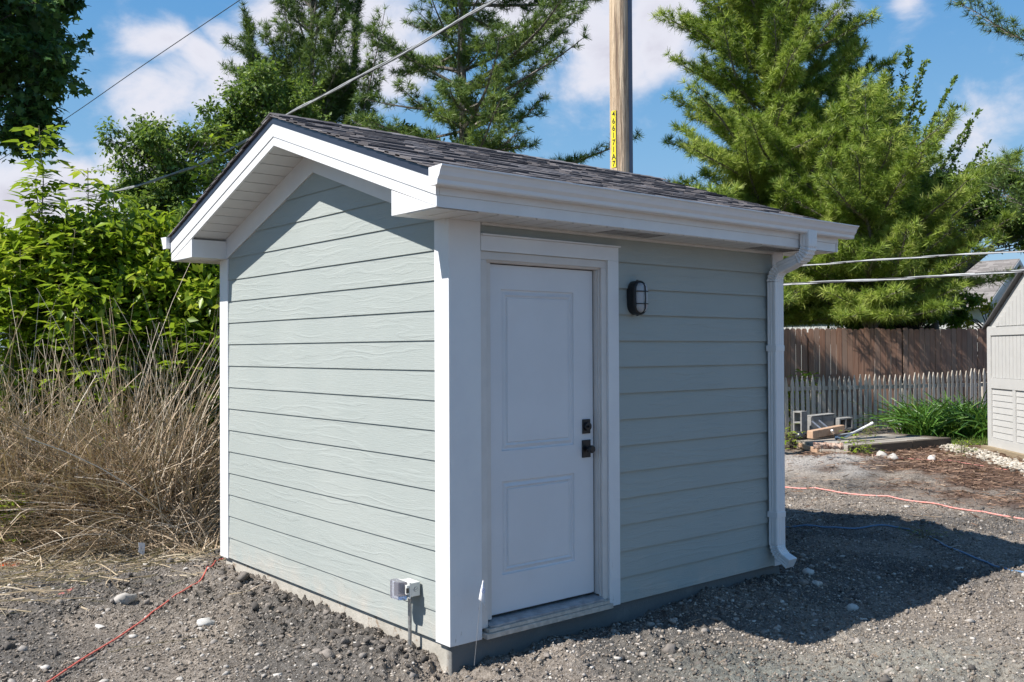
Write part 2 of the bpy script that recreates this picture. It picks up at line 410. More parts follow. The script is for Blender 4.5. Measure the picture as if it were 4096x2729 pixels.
# ------------------------------------------------------------------ loose stones and clods
def ico():
    import bmesh
    bm = bmesh.new(); bmesh.ops.create_icosphere(bm, subdivisions=1, radius=1)   # 12 verts
    bm2 = bmesh.new(); bmesh.ops.create_icosphere(bm2, subdivisions=2, radius=1)
    r = []
    for b in (bm, bm2):
        b.verts.ensure_lookup_table(); r.append((np.array([v.co[:] for v in b.verts]), np.array([[v.index for v in f.verts] for f in b.faces]))); b.free()
    return r
ICO1, ICO2 = ico()
def rocks(name, P, S, mat, tone, flat=.6, rough=.25, ic=ICO1, parent=None, sink=.25, smooth=False):
    bv, bf = ic; n = len(P); k = len(bv)
    a = rng.uniform(0, 2*np.pi, n); ca, sa = np.cos(a), np.sin(a)
    sc = np.stack([S*rng.uniform(.8, 1.5, n), S*rng.uniform(.7, 1.1, n), S*flat*rng.uniform(.7, 1.25, n)], -1)
    if k > 20:
        q = bv*1.9; rad = np.empty((n, k))
        for i in range(n):
            o = rng.uniform(0, 50, 3); rad[i] = 1 + rough*2*(vn(q[:, 0]+o[0]+q[:, 2]*.7, q[:, 1]+o[1]-q[:, 2]*.5, 3)-.5) + rough*.5*(rng.random(k)-.5)
    else: rad = 1 + rough*(rng.random((n, k))-.5)*2
    v = bv[None]*rad[..., None]*sc[:, None]
    tl = rng.uniform(-.45, .45, n); ct, st = np.cos(tl), np.sin(tl)
    vy, vz = v[..., 1]*ct[:, None]-v[..., 2]*st[:, None], v[..., 1]*st[:, None]+v[..., 2]*ct[:, None]
    x = v[..., 0]*ca[:, None]-vy*sa[:, None]; y = v[..., 0]*sa[:, None]+vy*ca[:, None]
    out = np.stack([x+P[:, 0:1], y+P[:, 1:2], vz+P[:, 2:3]+sc[:, 2:3]*(.5-sink)], -1).reshape(-1, 3)
    F = (bf[None]+np.arange(n)[:, None, None]*k).reshape(-1, 3)
    return mesh_obj(name, out, F, mat, parent, tone=np.repeat(tone, len(bf)), smooth=smooth)
def in_shed(x, y, m=.0): return (x > .03-m) & (x < L0-.03+m) & (y > .03-m) & (y < W0-.03+m)
L0, W0 = 3.3159, 3.2833
def scatter(n, dens, xr, yr):
    x = rng.uniform(*xr, n); y = rng.uniform(*yr, n)
    k = (rng.random(n) < dens(x, y)) & ~in_shed(x, y); return x[k], y[k]
def stone_mat(name, lo, mid, hi):
    m = NT(name); t = m.attr(); n = m.noise(55, 3, .6, m.pos())
    c = m.ramp(t, (0, lo), (.5, mid), (1, hi)); c = m.mix(m.rng(n, .4, .75, 0, .5), c, tuple(q*.6 for q in mid))
    m.B(Base_Color=c, Roughness=.9, Normal=m.bump(n, .5, .004)); return m.m
SM = stone_mat('limestone_gravel', (.17, .15, .135), (.34, .31, .28), (.56, .53, .49))
CM = stone_mat('dry_clod', (.062, .055, .05), (.135, .12, .107), (.24, .21, .185))
def dens_st(x, y):
    band = np.exp(-((y+.35)/.35)**2)*sst(.2, .6, x)*sst(4.6, 3.6, x)
    left = np.exp(-(((x+.75)/.55)**2+((y-1.2)/1.2)**2))
    far = sst(8.5, 6.5, x)
    return np.clip(.16 + .22*fbm(x*1.2, y*1.2, 81, 2) + .75*band + .45*left, 0, 1)*far
x, y = scatter(30000, dens_st, (-3.4, 9.5), (-4.0, 5.0))
S = np.clip(rng.lognormal(-4.75, .52, len(x)), .004, .028)
struct(rocks('gravel', np.stack([x, y, gh(x, y)], -1), S, SM, np.clip(rng.normal(.42, .28, len(x)), 0, 1), .65, .48, sink=.25), 'stuff')
def dens_cl(x, y):
    foot = np.exp(-((x+.12)/.26)**2)*sst(-.4, .1, y)*sst(3.8, 3.0, y)
    hole = np.exp(-(((x-.05)/.28)**2+((y+.14)/.22)**2))
    patch = sst(.52, .7, fbm(x*.9, y*.9, 61, 3))
    return np.clip(.12 + 1.0*foot + .8*hole + .75*patch*sst(2.5, 0, x), 0, 1)*sst(9.5, 7, x)
x, y = scatter(22000, dens_cl, (-3.4, 9.5), (-4.0, 5.4))
foot = np.exp(-((x+.12)/.3)**2)*sst(-.6, .1, y)*sst(3.8, 3.0, y)
S = np.clip(rng.lognormal(-4.65, .45, len(x))*(1+1.0*foot*rng.random(len(x))), .005, .045)
struct(rocks('soil_clods', np.stack([x, y, gh(x, y)], -1), S, CM, np.clip(rng.normal(.5, .3, len(x)), 0, 1), .85, .6, ICO2, sink=.25), 'stuff')

OCT = (np.array([(1, 0, 0), (-1, 0, 0), (0, 1, 0), (0, -1, 0), (0, 0, 1), (0, 0, -1)], float), np.array([(0, 2, 4), (2, 1, 4), (1, 3, 4), (3, 0, 4), (2, 0, 5), (1, 2, 5), (3, 1, 5), (0, 3, 5)]))
def dens_cr(x, y):
    dd = np.hypot(x-CAM[0], y-CAM[1]); return np.clip(.30+.9*fbm(x*1.6, y*1.6, 91, 3), 0, 1)*np.clip(7.5/dd, .0, 1)**1.2
x, y = scatter(230000, dens_cr, (-3.2, 8.0), (-3.6, 4.8))
S = np.clip(rng.lognormal(-5.1, .45, len(x)), .003, .017)
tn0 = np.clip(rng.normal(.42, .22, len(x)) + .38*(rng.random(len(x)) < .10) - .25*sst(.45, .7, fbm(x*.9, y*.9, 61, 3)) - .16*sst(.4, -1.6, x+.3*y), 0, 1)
struct(rocks('soil_crumbs', np.stack([x, y, gh(x, y)], -1), S, stone_mat('soil_crumb', (.080, .066, .053), (.275, .231, .188), (.56, .515, .46)), tn0, .75, .45, OCT, sink=.15), 'stuff')

# ------------------------------------------------------------------ flat strands (straw, pine straw, grass) as ribbons
def ribbons(name, B, D, Ln, bend, width, mat, tone, K=4, parent=None, taper=.35):
    """B base, D start direction, bend = vector added with t^2; all (n,3)."""
    n = len(B); t = np.linspace(0, 1, K+1)[None, :, None]
    P = B[:, None] + (D[:, None]*t + bend[:, None]*t*t)*Ln[:, None, None]
    T = np.gradient(P, axis=1); rv = nrm(rng.normal(size=(n, 3)))[:, None]
    Wv = nrm(np.cross(T, rv))*(width[:, None, None]*.5)*(1-(1-taper)*t)
    V = np.stack([P-Wv, P+Wv], 2).reshape(n, -1, 3)
    k = np.arange(K)*2; f = np.stack([k, k+1, k+3, k+2], -1)
    F = (f[None]+np.arange(n)[:, None, None]*(2*K+2)).reshape(-1, 4)
    return mesh_obj(name, V.reshape(-1, 3), F, mat, parent, tone=np.repeat(tone, K))
def strand_mat(name, *st, trans=.2):
    return leaf_mat(name, st[0], st[1], st[2] if len(st) > 2 else None, trans, .6)
STRAW = strand_mat('dry_straw', (.20, .145, .09), (.50, .40, .27), (.62, .56, .46))
PSTRAW = strand_mat('pine_straw', (.085, .05, .036), (.25, .155, .105), (.40, .29, .20), trans=.05)
def lay(name, n, dens, xr, yr, ln, wd, mat, lift=.012, tone=(.5, .25), dirb=None):
    x, y = scatter(n, dens, xr, yr); n = len(x)
    a = rng.uniform(0, 2*np.pi, n) if dirb is None else rng.normal(dirb[0], dirb[1], n)
    D = np.stack([np.cos(a), np.sin(a), rng.normal(0, .14, n)], -1)
    bd = np.stack([rng.normal(0, .28, n), rng.normal(0, .28, n), -np.abs(rng.normal(0, .10, n))], -1)
    L_ = rng.uniform(*ln, n); B = np.stack([x, y, gh(x, y)+lift+rng.uniform(0, .022, n)], -1)
    return struct(ribbons(name, B, D, L_, bd, rng.uniform(*wd, n), mat, np.clip(rng.normal(*tone, n), 0, 1), 4, taper=.7), 'stuff')
lay('loose_straw', 8000, lambda x, y: np.clip(sst(2.6, 4.9, y - .25*(x+1.0))*1.0*sst(-.2, .25, 5.9-y)*sst(1.6, .6, x) + .010, 0, 1), (-4.2, 1.4), (1.0, 5.9), (.10, .50), (.006, .012), STRAW, tone=(.62, .22), dirb=(.25, 1.0))
lay('pine_straw_mulch', 26000, lambda x, y: np.clip(mulch_mask(x, y)*1.0+.02, 0, 1), (6.0, 15.0), (-3.0, 6.2), (.06, .20), (.006, .014), PSTRAW, tone=(.5, .3))
lay('wood_scraps', 5000, lambda x, y: np.clip(.12+.5*sst(5.0, 7.0, x+.3*y), 0, 1)*sst(11, 9, x), (-2.8, 11), (-3.6, 4.6), (.03, .13), (.005, .011), strand_mat('weathered_scrap', (.15, .11, .08), (.36, .28, .21), (.5, .42, .33), trans=.0), lift=.006)
# ------------------------------------------------------------------ the shed
L, W = 3.3159, 3.2833
OF, EV, RY, ZF = .304, .3045, 1.643, 2.4878     # rake overhang, eave overhang, ridge y, soffit height
SLP = .3365; ZA = 3.3227; ZB = 3.1446
EX = .1778
YS, YN = -EV, W + EV
shed = thing('garden_shed', 'new pale grey green clapboard shed with white trim, white door and dark shingle roof', 'shed', (L/2, W/2, GZ))
def rk(y, z0): return z0 - SLP*abs(y-RY)

# foundation
b = MB(); b.box(.035, L-.035, .035, W-.035, -.45, .012); b.build('foundation', M['conc'], shed, bevel=.006)
# inner carcass so no light leaks (dark backing behind boards)
def clip(poly, a, b, c):        # keep a*y+b*z<=c
    out = []
    for i in range(len(poly)):
        p, q = poly[i], poly[(i+1) % len(poly)]
        dp, dq = a*p[0]+b*p[1]-c, a*q[0]+b*q[1]-c
        if dp <= 0: out.append(p)
        if (dp < 0 < dq) or (dq < 0 < dp):
            t = dp/(dp-dq); out.append((p[0]+(q[0]-p[0])*t, p[1]+(q[1]-p[1])*t))
    return out
def boards(mb, lo, hi, ztop, place, roof=None, z_start=.010, lip=(.006, .0095)):
    n = 0
    while True:
        z0 = n*EX if n else z_start
        z1 = (n+1)*EX + .02
        if z0 >= ztop: break
        tone = random.random()
        poly = [(lo, z0), (hi, z0), (hi, min(z1, ztop)), (lo, min(z1, ztop))]
        if roof:
            poly = clip(poly, SLP, 1, roof+SLP*RY); poly = clip(poly, -SLP, 1, roof-SLP*RY)
        if len(poly) >= 3:
            front = [place(p[0], p[1], lip[0] + lip[1]*(p[1]-z0)/(z1-z0)) for p in poly]
            back = [place(p[0], p[1]+(.007 if p[1] < z0+1e-6 else 0), .030) for p in poly]
            k = len(poly); fs = [tuple(range(k)), tuple(range(2*k-1, k-1, -1))]
            for i in range(k):
                j = (i+1) % k; fs.append((j, i, k+i, k+j))
            mb.add(front+back, fs, tone)
        n += 1
gy = MB(); boards(gy, .14, W-.155, 3.2, lambda y, z, d: (d, y, z), roof=ZB-.005)
gy.build('siding', M['sidey'], shed)
ex = MB(); boards(ex, .14, W-.155, 3.2, lambda y, z, d: (L-d, y, z), roof=ZB-.005); ex.build('siding', M['sidey'], shed)
fx = MB(); boards(fx, 1.36, L-.14, ZF, lambda x, z, d: (x, d, z), lip=(.001, .0185))
t = MB(); boards(t, .23, 1.36, ZF, lambda x, z, d: (x, d, z), z_start=0, lip=(.001, .0185))
# keep only the courses above the head casing on the door bay
keep = [i for i, f in enumerate(t.f) if min(t.v[k][2] for k in f) > 2.24]
for i in keep: fx.add([t.v[k] for k in t.f[i]], [tuple(range(len(t.f[i])))], t.t[i])
fx.build('siding', M['sidex'], shed)
bx = MB(); boards(bx, .14, L-.14, ZF, lambda x, z, d: (x, W-d, z)); bx.build('siding', M['sidex'], shed)
c = MB(); c.box(.03, .05, .03, W-.03, 0, ZF); c.box(L-.05, L-.03, .03, W-.03, 0, ZF); c.box(1.30, L-.05, .03, .05, 0, ZF); c.box(.05, L-.05, W-.05, W-.03, 0, ZF)
c.box(.05, 1.30, .032, .05, 2.33, ZF); c.box(.05, .26, .032, .05, 0, 2.33)
c.prism([(.031, .05, ZF), (.031, W-.05, ZF), (.031, RY, ZB-.02)], (.02, 0, 0)); c.prism([(L-.05, .05, ZF), (L-.05, W-.05, ZF), (L-.05, RY, ZB-.02)], (.02, 0, 0))
c.build('wall_sheathing', M['slot'], shed)

# corner trims
def ltrim(pts):
    q = MB(); q.prism([(x, y, 0) for x, y in pts], (0, 0, ZF-.002)); q.build('corner_trim', M['trim'], shed, bevel=.003)
ltrim([(0, 0), (.237, 0), (.237, .028), (.028, .028), (.028, .1453), (0, .1453)])
ltrim([(0, W), (.12, W), (.12, W-.028), (.028, W-.028), (.028, W-.162), (0, W-.162)])
ltrim([(L, 0), (L-.146, 0), (L-.146, .028), (L-.028, .028), (L-.028, .1453), (L, .1453)])
ltrim([(L, W), (L-.12, W), (L-.12, W-.028), (L-.028, W-.028), (L-.028, W-.162), (L, W-.162)])
# frieze boards under the rakes
for x0, x1 in ((-.002, .026), (L-.026, L+.002)):
    q = MB()
    for sgn in (-1, 1):
        ye = .03 if sgn < 0 else W-.03
        yy = [RY, ye, ye, RY]
        zz = [2.993, 2.993-SLP*abs(ye-RY), ZB+.03-SLP*abs(ye-RY), ZB+.03]
        q.prism([(x0, y, z) for y, z in zip(yy, zz)], (x1-x0, 0, 0))
    q.build('frieze_board', M['trim'], shed, bevel=.002)

# rake fascia: wide upper board, narrow lower strip, boxed returns
ZM = ZB + .062
for sx in (-1, 1):
    xo = -OF if sx < 0 else L+OF
    q = MB()
    for sgn, ye in ((-1, YS), (1, YN)):
        d = abs(ye-RY)
        up = [(RY, ZA+.006), (ye, ZA+.006-SLP*d), (ye, ZM-SLP*d), (RY, ZM)]
        lo = [(RY, ZM-.0012), (ye, ZM-.0012-SLP*d), (ye, ZB-SLP*d), (RY, ZB)]
        q.prism([(xo, y, z) for y, z in up], (-sx*.024, 0, 0)); q.prism([(xo-sx*.006, y, z) for y, z in lo], (-sx*.018, 0, 0))
    q.build('rake_fascia', M['vinyl'], shed, bevel=.0015)
    for sgn, ye in ((-1, YS), (1, YN)):
        q = MB(); yi = ye - sgn*.450
        ztop = ZF + SLP*.450
        q.prism([(xo-sx*.008, ye-sgn*.006, ZF), (xo-sx*.008, yi, ZF), (xo-sx*.008, yi, ztop-.004), (xo-sx*.008, ye-sgn*.006, ZF+.004)], (-sx*(OF-.010), 0, 0)); q.build('eave_return', M['vinyl'], shed, bevel=.0015)
    # ribbed sloping soffit
    q = MB(); g = MB()
    for sgn, ye in ((-1, YS), (1, YN)):
        dirv = nrm(A(0, sgn, -SLP)); nv = nrm(A(0, sgn*SLP, 1)); ln = (abs(ye-RY)-.30)*math.hypot(1, SLP)
        s = 0; k = 0
        while s < ln:
            wd = min(.146, ln-s)
            o = A(min(xo-sx*.022, .0) if sx < 0 else L, RY, ZB+.014) + dirv*s
            q.obox(o, (1, 0, 0), dirv, nv, OF-.022, wd-.008, .01); s += .146; k += 1
        g.obox(A(min(xo-sx*.022, 0) if sx < 0 else L, RY, ZB+.022), (1, 0, 0), dirv, nv, OF-.022, ln, .004)
    q.build('rake_soffit', M['soffit'], shed, bevel=.002); g.build('soffit_groove', M['slot'], shed)
# eave fascias and soffits
for sgn, ye in ((-1, YS), (1, YN)):
    q = MB()
    y0, y1 = (ye, ye+.022) if sgn < 0 else (ye-.022, ye)
    q.box(-OF+.026, L+OF-.026, y0+.007*(sgn < 0), y1-.007*(sgn > 0), ZF, ZF+.066); q.box(-OF+.026, L+OF-.026, y0, y1, ZF+.0662, ZF+.178)
    q.build('eave_fascia', M['vinyl'], shed, bevel=.0015)
    q = MB(); x = -OF+.014; i = 0; s = MB(); vent = MB()
    ya, yb = (ye+.02, -.001) if sgn < 0 else (W+.001, ye-.02)
    while x < L+OF-.02:
        w = min(.146, L+OF-.014-x); q.box(x, x+max(.01, w-.012), ya, yb, ZF-.006, ZF+.004); x += .146; i += 1
    q.build('eave_soffit', M['soffit'], shed, bevel=.002)
    s.box(-OF+.014, L+OF-.014, ya, yb, ZF+.0045, ZF+.007); s.build('soffit_groove', M['slot'], shed)
    if sgn < 0:
        vm = simple('vent_slot', (.24, .23, .22), .8)
        for xa in (1.14, 2.72):
            vent = MB()
            for k in range(24):
                xx = xa + k*.021
                vent.box(xx, xx+.005, ya+.05, yb-.06, ZF-.0075, ZF-.004)
            vent.build('soffit_vent', vm, shed)
        q = MB(); q.box(.238, L-.147, -.014, .02, ZF-.022, ZF-.0065); q.build('soffit_channel', M['soffit'], shed, bevel=.001)
# little shadow lip at the top of the walls is real geometry: channel above

# roof: deck, drip edge, shingles one tab at a time
rt = ZA + .008
q = MB()
for sgn, ye in ((-1, YS), (1, YN)):
    d = abs(ye-RY)
    q.prism([(-OF+.001, RY, rt+.012), (-OF+.001, ye-(-sgn)*.006, rt+.012-SLP*d), (-OF+.001, ye-(-sgn)*.006, rt-SLP*d), (-OF+.001, RY, rt)], (L+2*OF-.002, 0, 0))
deck = q.build('roof', M['shingle'], shed)
for sx in (-1, 1):
    q = MB(); xo = -OF-.004 if sx < 0 else L+OF+.001
    for sgn, ye in ((-1, YS), (1, YN)):
        d = abs(ye-RY)
        q.prism([(xo, RY, rt+.010), (xo, ye, rt+.010-SLP*d), (xo, ye, rt-.034-SLP*d), (xo, RY, rt-.034)], (.003, 0, 0))
    q.build('drip_edge', M['drip'], deck)
q = MB()
for sgn, ye in ((-1, YS-.014), (1, YN+.014)):
    dirv = nrm(A(0, sgn, -SLP)); nv = nrm(A(0, sgn*SLP, 1)); ln = abs(ye-RY)*math.hypot(1, SLP); e = .118
    n = int(ln/e)+1
    for k in range(n):
        s1 = ln - k*e
        x = -OF-.020
        while x < L+OF+.020:
            w = min(random.choice((.08, .11, .15, .20, .27)), L+OF+.020-x)
            thick = random.random() < .5
            s0 = max(0, s1-e-.05); th = .015 if thick else .008
            dz = .006 + .0035*random.random()
            o = A(x, RY, rt+.013) + dirv*s0
            ed = s1-s0 + random.uniform(-.004, .003)
            ux = nrm(dirv*ed + nv*(dz))      # tail lifts over the course below
            tone = min(1, max(0, random.gauss(.36 if thick else .62, .15)))
            q.obox(o, (1, 0, 0), ux, nv, w-.002, ed, th, tone); x += w
q.build('shingles', M['shingle'], deck)
q = MB(); x = -OF-.022; zc = rt+.030
while x < L+OF:
    w = .20; r = .006+.004*random.random(); tn = random.uniform(.15, .7)
    for sgn in (-1, 1):
        dirv = nrm(A(0, sgn, -SLP)); nv = nrm(A(0, sgn*SLP, 1))
        q.obox(A(x, RY, zc), nrm(A(1, 0, .03)), dirv, nv, w, .145, r, tn)
    x += .142
q.build('ridge_cap', M['shingle'], deck)

# gutters (K profile)
def gutter(sgn, ye, x0, x1):
    root = None
    prof = [(0, 0), (0, -.094), (.072, -.094), (.077, -.086), (.079, -.068), (.096, -.048), (.102, -.028), (.112, -.010), (.122, -.002), (.122, .005), (.110, .003),
            (.110, .0005), (.118, .000), (.109, -.008), (.099, -.028), (.093, -.047), (.076, -.067), (.074, -.085), (.070, -.091), (.003, -.091), (.003, 0)]
    zt = ZF + .201
    q = MB(); fr = [((0, sgn, 0), (0, 0, 1))]*2
    q.sweep([(x0, ye, zt), (x1, ye, zt)], fr, prof, caps=True)
    g = q.build('gutter', M['gutter'], shed)
    cap = [(0, .002), (0, -.096), (.074, -.096), (.079, -.087), (.081, -.068), (.098, -.048), (.104, -.028), (.114, -.010), (.123, -.001), (.123, .006), (.02, .002)]
    for xx, s in ((x0-.002, 1), (x1, 1)):
        q = MB(); q.prism([(xx, ye+sgn*a, zt+z) for a, z in cap], (.002, 0, 0)); q.build('end_cap', M['gutter'], g)
    return g
gut = gutter(-1, YS-.001, -OF-.045, L+OF+.10)
gutter(1, YN+.001, -OF-.035, L+OF+.04)

# downspout with corrugated elbows
def rectprof(w, d, ribs=3):
    P = []
    hw, hd = w/2, d/2
    def side(a, b2, k, nx, ny):
        a = A(*a); b2 = A(*b2)
        for i in range(k*2+2):
            t = (i+.5)/(k*2+2); off = -.0035 if (i % 2 and 0 < i < k*2+1) else 0
            p = a+(b2-a)*t; P.append((p[0]+nx*off, p[1]+ny*off))
    c = .006
    P.append((-hw+c, -hd)); side((-hw+c, -hd), (hw-c, -hd), ribs, 0, -1); P.append((hw-c, -hd)); P.append((hw, -hd+c))
    side((hw, -hd+c), (hw, hd-c), 2, 1, 0); P.append((hw, hd-c)); P.append((hw-c, hd))
    side((hw-c, hd), (-hw+c, hd), ribs, 0, 1); P.append((-hw+c, hd)); P.append((-hw, hd-c))
    side((-hw, hd-c), (-hw, -hd+c), 2, -1, 0); P.append((-hw, -hd+c))
    return P
DX = 3.128; yw = -.050
path = []; def_top = ZF+.10
yo = YS-.046
def arc(c, r, a0, a1, n):
    return [(c[0]+r*math.cos(a0+(a1-a0)*i/n), c[1]+r*math.sin(a0+(a1-a0)*i/n)) for i in range(n+1)]
# profile path in (y, z)
R0 = .115
pp = [(yo, ZF+.125), (yo, ZF+.025)]
ang = math.radians(71)
pp += arc((yo+R0, ZF+.025), R0, math.pi, math.pi+ang, 12)[1:]
e = pp[-1]; dr = (math.sin(ang), -math.cos(ang))
run = (yw - R0*(1-math.cos(ang)) - e[0])/dr[0]
pp += [(e[0]+dr[0]*run*.5, e[1]+dr[1]*run*.5), (e[0]+dr[0]*run, e[1]+dr[1]*run)]
e = pp[-1]
pp += arc((yw-R0, e[1]-R0*math.sin(ang)), R0, ang, 0, 12)[1:]
ztop = pp[-1][1]
def spout(pp, name, par, crimp=None, w=.106, d=.080, sc=1.0):
    q = MB(); pts = []; fr = []
    prof = [(a*sc, c*sc) for a, c in rectprof(w, d)]
    for i, (y, z) in enumerate(pp):
        a = pp[max(0, i-1)]; c = pp[min(len(pp)-1, i+1)]
        ty, tz = c[0]-a[0], c[1]-a[1]; l = math.hypot(ty, tz); ty, tz = ty/l, tz/l
        k = 1.0 - (.12 if crimp and i in crimp else 0)
        pts.append((DX, y, z)); fr.append(((k, 0, 0), (0, -tz*k, ty*k)))
    q.sweep(pts, fr, prof); return q.build(name, M['gutter'], par)
ds = spout([(yw, ztop-.004), (yw, .30)], 'downspout', shed)
def densify(pp, k):
    out = []
    for i in range(len(pp)-1):
        for j in range(k): out.append((pp[i][0]+(pp[i+1][0]-pp[i][0])*j/k, pp[i][1]+(pp[i+1][1]-pp[i][1])*j/k))
    return out+[pp[-1]]
dp = pp
cr = [i for i in range(2, len(dp)-1) if i % 2 == 1 and i != 15]
spout(dp, 'elbow', ds, cr, sc=1.07)
R1 = .12
lp = [(yw, .36), (yw, .20)] + arc((yw-R1, .20), R1, 0, -math.radians(62), 12)[1:]
e = lp[-1]; a = math.radians(62); lp += [(e[0]-math.sin(a)*.075, e[1]-math.cos(a)*.075)]
spout(lp, 'elbow', ds, [i for i in range(2, 14) if i % 2], sc=1.03)
for z in (1.70, .40):
    q = MB(); q.box(DX-.057, DX+.057, yw-.0445, yw+.047, z, z+.045); q.build('strap', M['gutter'], ds, bevel=.002)

# door frame
q = MB(); q.box(1.311, 1.412, -.004, .026, .006, 2.313); q.build('door_casing', M['trim'], shed, bevel=.002)
q = MB(); q.box(.2375, 1.412, -.004, .026, 2.3132, 2.404); q.build('head_casing', M['trim'], shed, bevel=.002)
q = MB(); q.box(.2375, 1.418, -.022, .010, 2.4045, 2.414); q.build('drip_cap', M['trim'], shed, bevel=.001)
q = MB()
q.box(.2375, .2900, .012, .03, .058, 2.262); q.box(1.262, 1.3105, .012, .03, .058, 2.262); q.box(.2375, 1.3105, .012, .03, 2.2622, 2.3128)
q.box(.2500, .2950, .0302, .045, .058, 2.252); q.box(1.254, 1.30, .0302, .045, .058, 2.252); q.box(.25, 1.30, .0302, .045, 2.2522, 2.30)
q.build('brick_mould', M['jamb'], shed, bevel=.003)
q = MB()
q.box(.290, .345, .0452, .16, .09, 2.25); q.box(1.250, 1.30, .0452, .16, .09, 2.25); q.box(.29, 1.30, .0452, .16, 2.2502, 2.30)
q.build('door_jamb', M['jamb'], shed, bevel=.002)
q = MB(); q.box(1.2405, 1.2495, .082, .10, .10, 2.25); q.box(.35, 1.24, .082, .10, 2.2445, 2.2495); q.box(.346, 1.2495, .085, .12, .088, .103); q.build('weather_seal', M['seal'], shed)
# slab with two raised panels
YD = .075
q = MB()
panels = [(.452, 1.066, 1.095, 2.093), (.452, 1.066, .334, .908)]
x0, x1, z0, z1 = .3465, 1.2395, .103, 2.2435
def fq(a, b2, c2, d2): q.add([(a, YD, c2), (b2, YD, c2), (b2, YD, d2), (a, YD, d2)], [(0, 1, 2, 3)])
fq(x0, panels[0][0], z0, z1); fq(panels[0][1], x1, z0, z1)
fq(panels[0][0], panels[0][1], panels[0][3], z1); fq(panels[0][0], panels[0][1], panels[1][3], panels[0][2]); fq(panels[0][0], panels[0][1], z0, panels[1][2])
prof = [(0, 0), (.004, .0105), (.013, .0135), (.022, .007), (.034, .0015), (.044, .0085), (.049, .0100), (.053, .003)]
for (a, b2, c2, d2) in panels:
    P = []
    for i, dep in prof:
        P += [(a+i, YD+dep, c2+i), (b2-i, YD+dep, c2+i), (b2-i, YD+dep, d2-i), (a+i, YD+dep, d2-i)]
    fs = []
    for r in range(len(prof)-1):
        for k in range(4):
            k2 = (k+1) % 4; fs.append((r*4+k, r*4+k2, r*4+4+k2, r*4+4+k))
    n = (len(prof)-1)*4; fs.append((n, n+1, n+2, n+3)); q.add(P, fs)
q.box(x0, x1, YD+.012, YD+.045, z0, z1)
q.add([(x0, YD, z0), (x1, YD, z0), (x1, YD, z1), (x0, YD, z1), (x0, YD+.012, z0), (x1, YD+.012, z0), (x1, YD+.012, z1), (x0, YD+.012, z1)],
      [(0, 4, 5, 1), (1, 5, 6, 2), (2, 6, 7, 3), (3, 7, 4, 0)])
door = q.build('door', M['door'], shed)
q = MB(); q.box(1.138, 1.206, YD-.010, YD-.0005, 1.162, 1.257); q.tube([(1.172, YD-.010, 1.21), (1.172, YD-.030, 1.21)], [.029, .027], 20); q.obox((1.162, YD-.046, 1.203), (1, 0, 0), (0, 1, 0), (0, 0, 1), .020, .016, .014)
q.build('deadbolt', M['black'], door, bevel=.0015)
q = MB(); q.box(1.134, 1.208, YD-.010, YD-.0005, 1.004, 1.120); q.tube([(1.172, YD-.010, 1.062), (1.172, YD-.028, 1.062), (1.172, YD-.034, 1.062), (1.172, YD-.062, 1.062), (1.172, YD-.068, 1.062)], [.014, .014, .025, .026, .022], 20)
q.build('door_knob', M['black'], door, bevel=.0015)
q = MB(); q.box(.352, 1.236, YD-.004, YD+.03, .0955, .1025); q.build('door_sweep', M['seal'], door)
# threshold
q = MB(); q.prism([(.290, .12, .092), (.290, .02, .078), (.290, -.012, .070), (.290, -.012, .058), (.290, .12, .058)], (.965, 0, 0)); sill = q.build('threshold', M['sill'], shed, bevel=.001)
q = MB(); q.box(.27, 1.29, -.024, .10, .036, .0575); q.box(.245, 1.311, -.036, .10, .004, .0345); q.build('sill_nosing', M['nosing'], sill, bevel=.002)

# bulkhead wall light
def stadium(w, h, n=14):
    r = w/2; P = []
    for i in range(n+1): t = math.pi*i/n; P.append((r*math.cos(t), h/2-r+r*math.sin(t)))
    for i in range(n+1): t = math.pi+math.pi*i/n; P.append((r*math.cos(t), -h/2+r+r*math.sin(t)))
    return P
lx, lz = 1.567, 2.070
wl = bpy.data.objects.new('wall_light', None); COL.objects.link(wl); wl.parent = shed; wl.location = tuple(A(lx, 0, lz)-ORG[shed.name]); ORG[wl.name] = A(lx, 0, lz)
def loops(mb, spec, tone=.5, capf=True):
    n = None; base_i = len(mb.v); fs = []
    for (w, h, y) in spec:
        P = stadium(w, h); n = len(P)
        mb.v += [(lx+a, y, lz+c) for a, c in P]
    m = len(spec)
    for r in range(m-1):
        for k in range(n):
            k2 = (k+1) % n; fs.append((base_i+r*n+k, base_i+r*n+k2, base_i+(r+1)*n+k2, base_i+(r+1)*n+k))
    if capf: fs.append(tuple(base_i+(m-1)*n+k for k in range(n)))
    mb.f += fs; mb.t += [tone]*len(fs)
q = MB(); loops(q, [(.126, .232, .008), (.128, .236, -.010), (.126, .236, -.052), (.122, .232, -.062), (.112, .222, -.066), (.100, .208, -.066), (.098, .206, -.056)], capf=False); q.build('housing', M['black'], wl, smooth=False)
q = MB(); loops(q, [(.100, .208, -.054), (.098, .204, -.070), (.090, .194, -.084), (.070, .168, -.094), (.036, .12, -.098)]); q.build('lens', M['lens'], wl, smooth=True)
q = MB()
q.tube([(lx, -.064, lz+.106), (lx, -.086, lz+.098), (lx, -.102, lz+.075), (lx, -.106, lz), (lx, -.102, lz-.075), (lx, -.086, lz-.098), (lx, -.064, lz-.106)], .0042, 8)
for dz in (.042, -.042):
    q.tube([(lx-.055, -.064, lz+dz), (lx-.048, -.086, lz+dz), (lx-.03, -.100, lz+dz), (lx, -.105, lz+dz), (lx+.03, -.100, lz+dz), (lx+.048, -.086, lz+dz), (lx+.055, -.064, lz+dz)], .0036, 8)
q.build('cage', M['black'], wl, smooth=True)
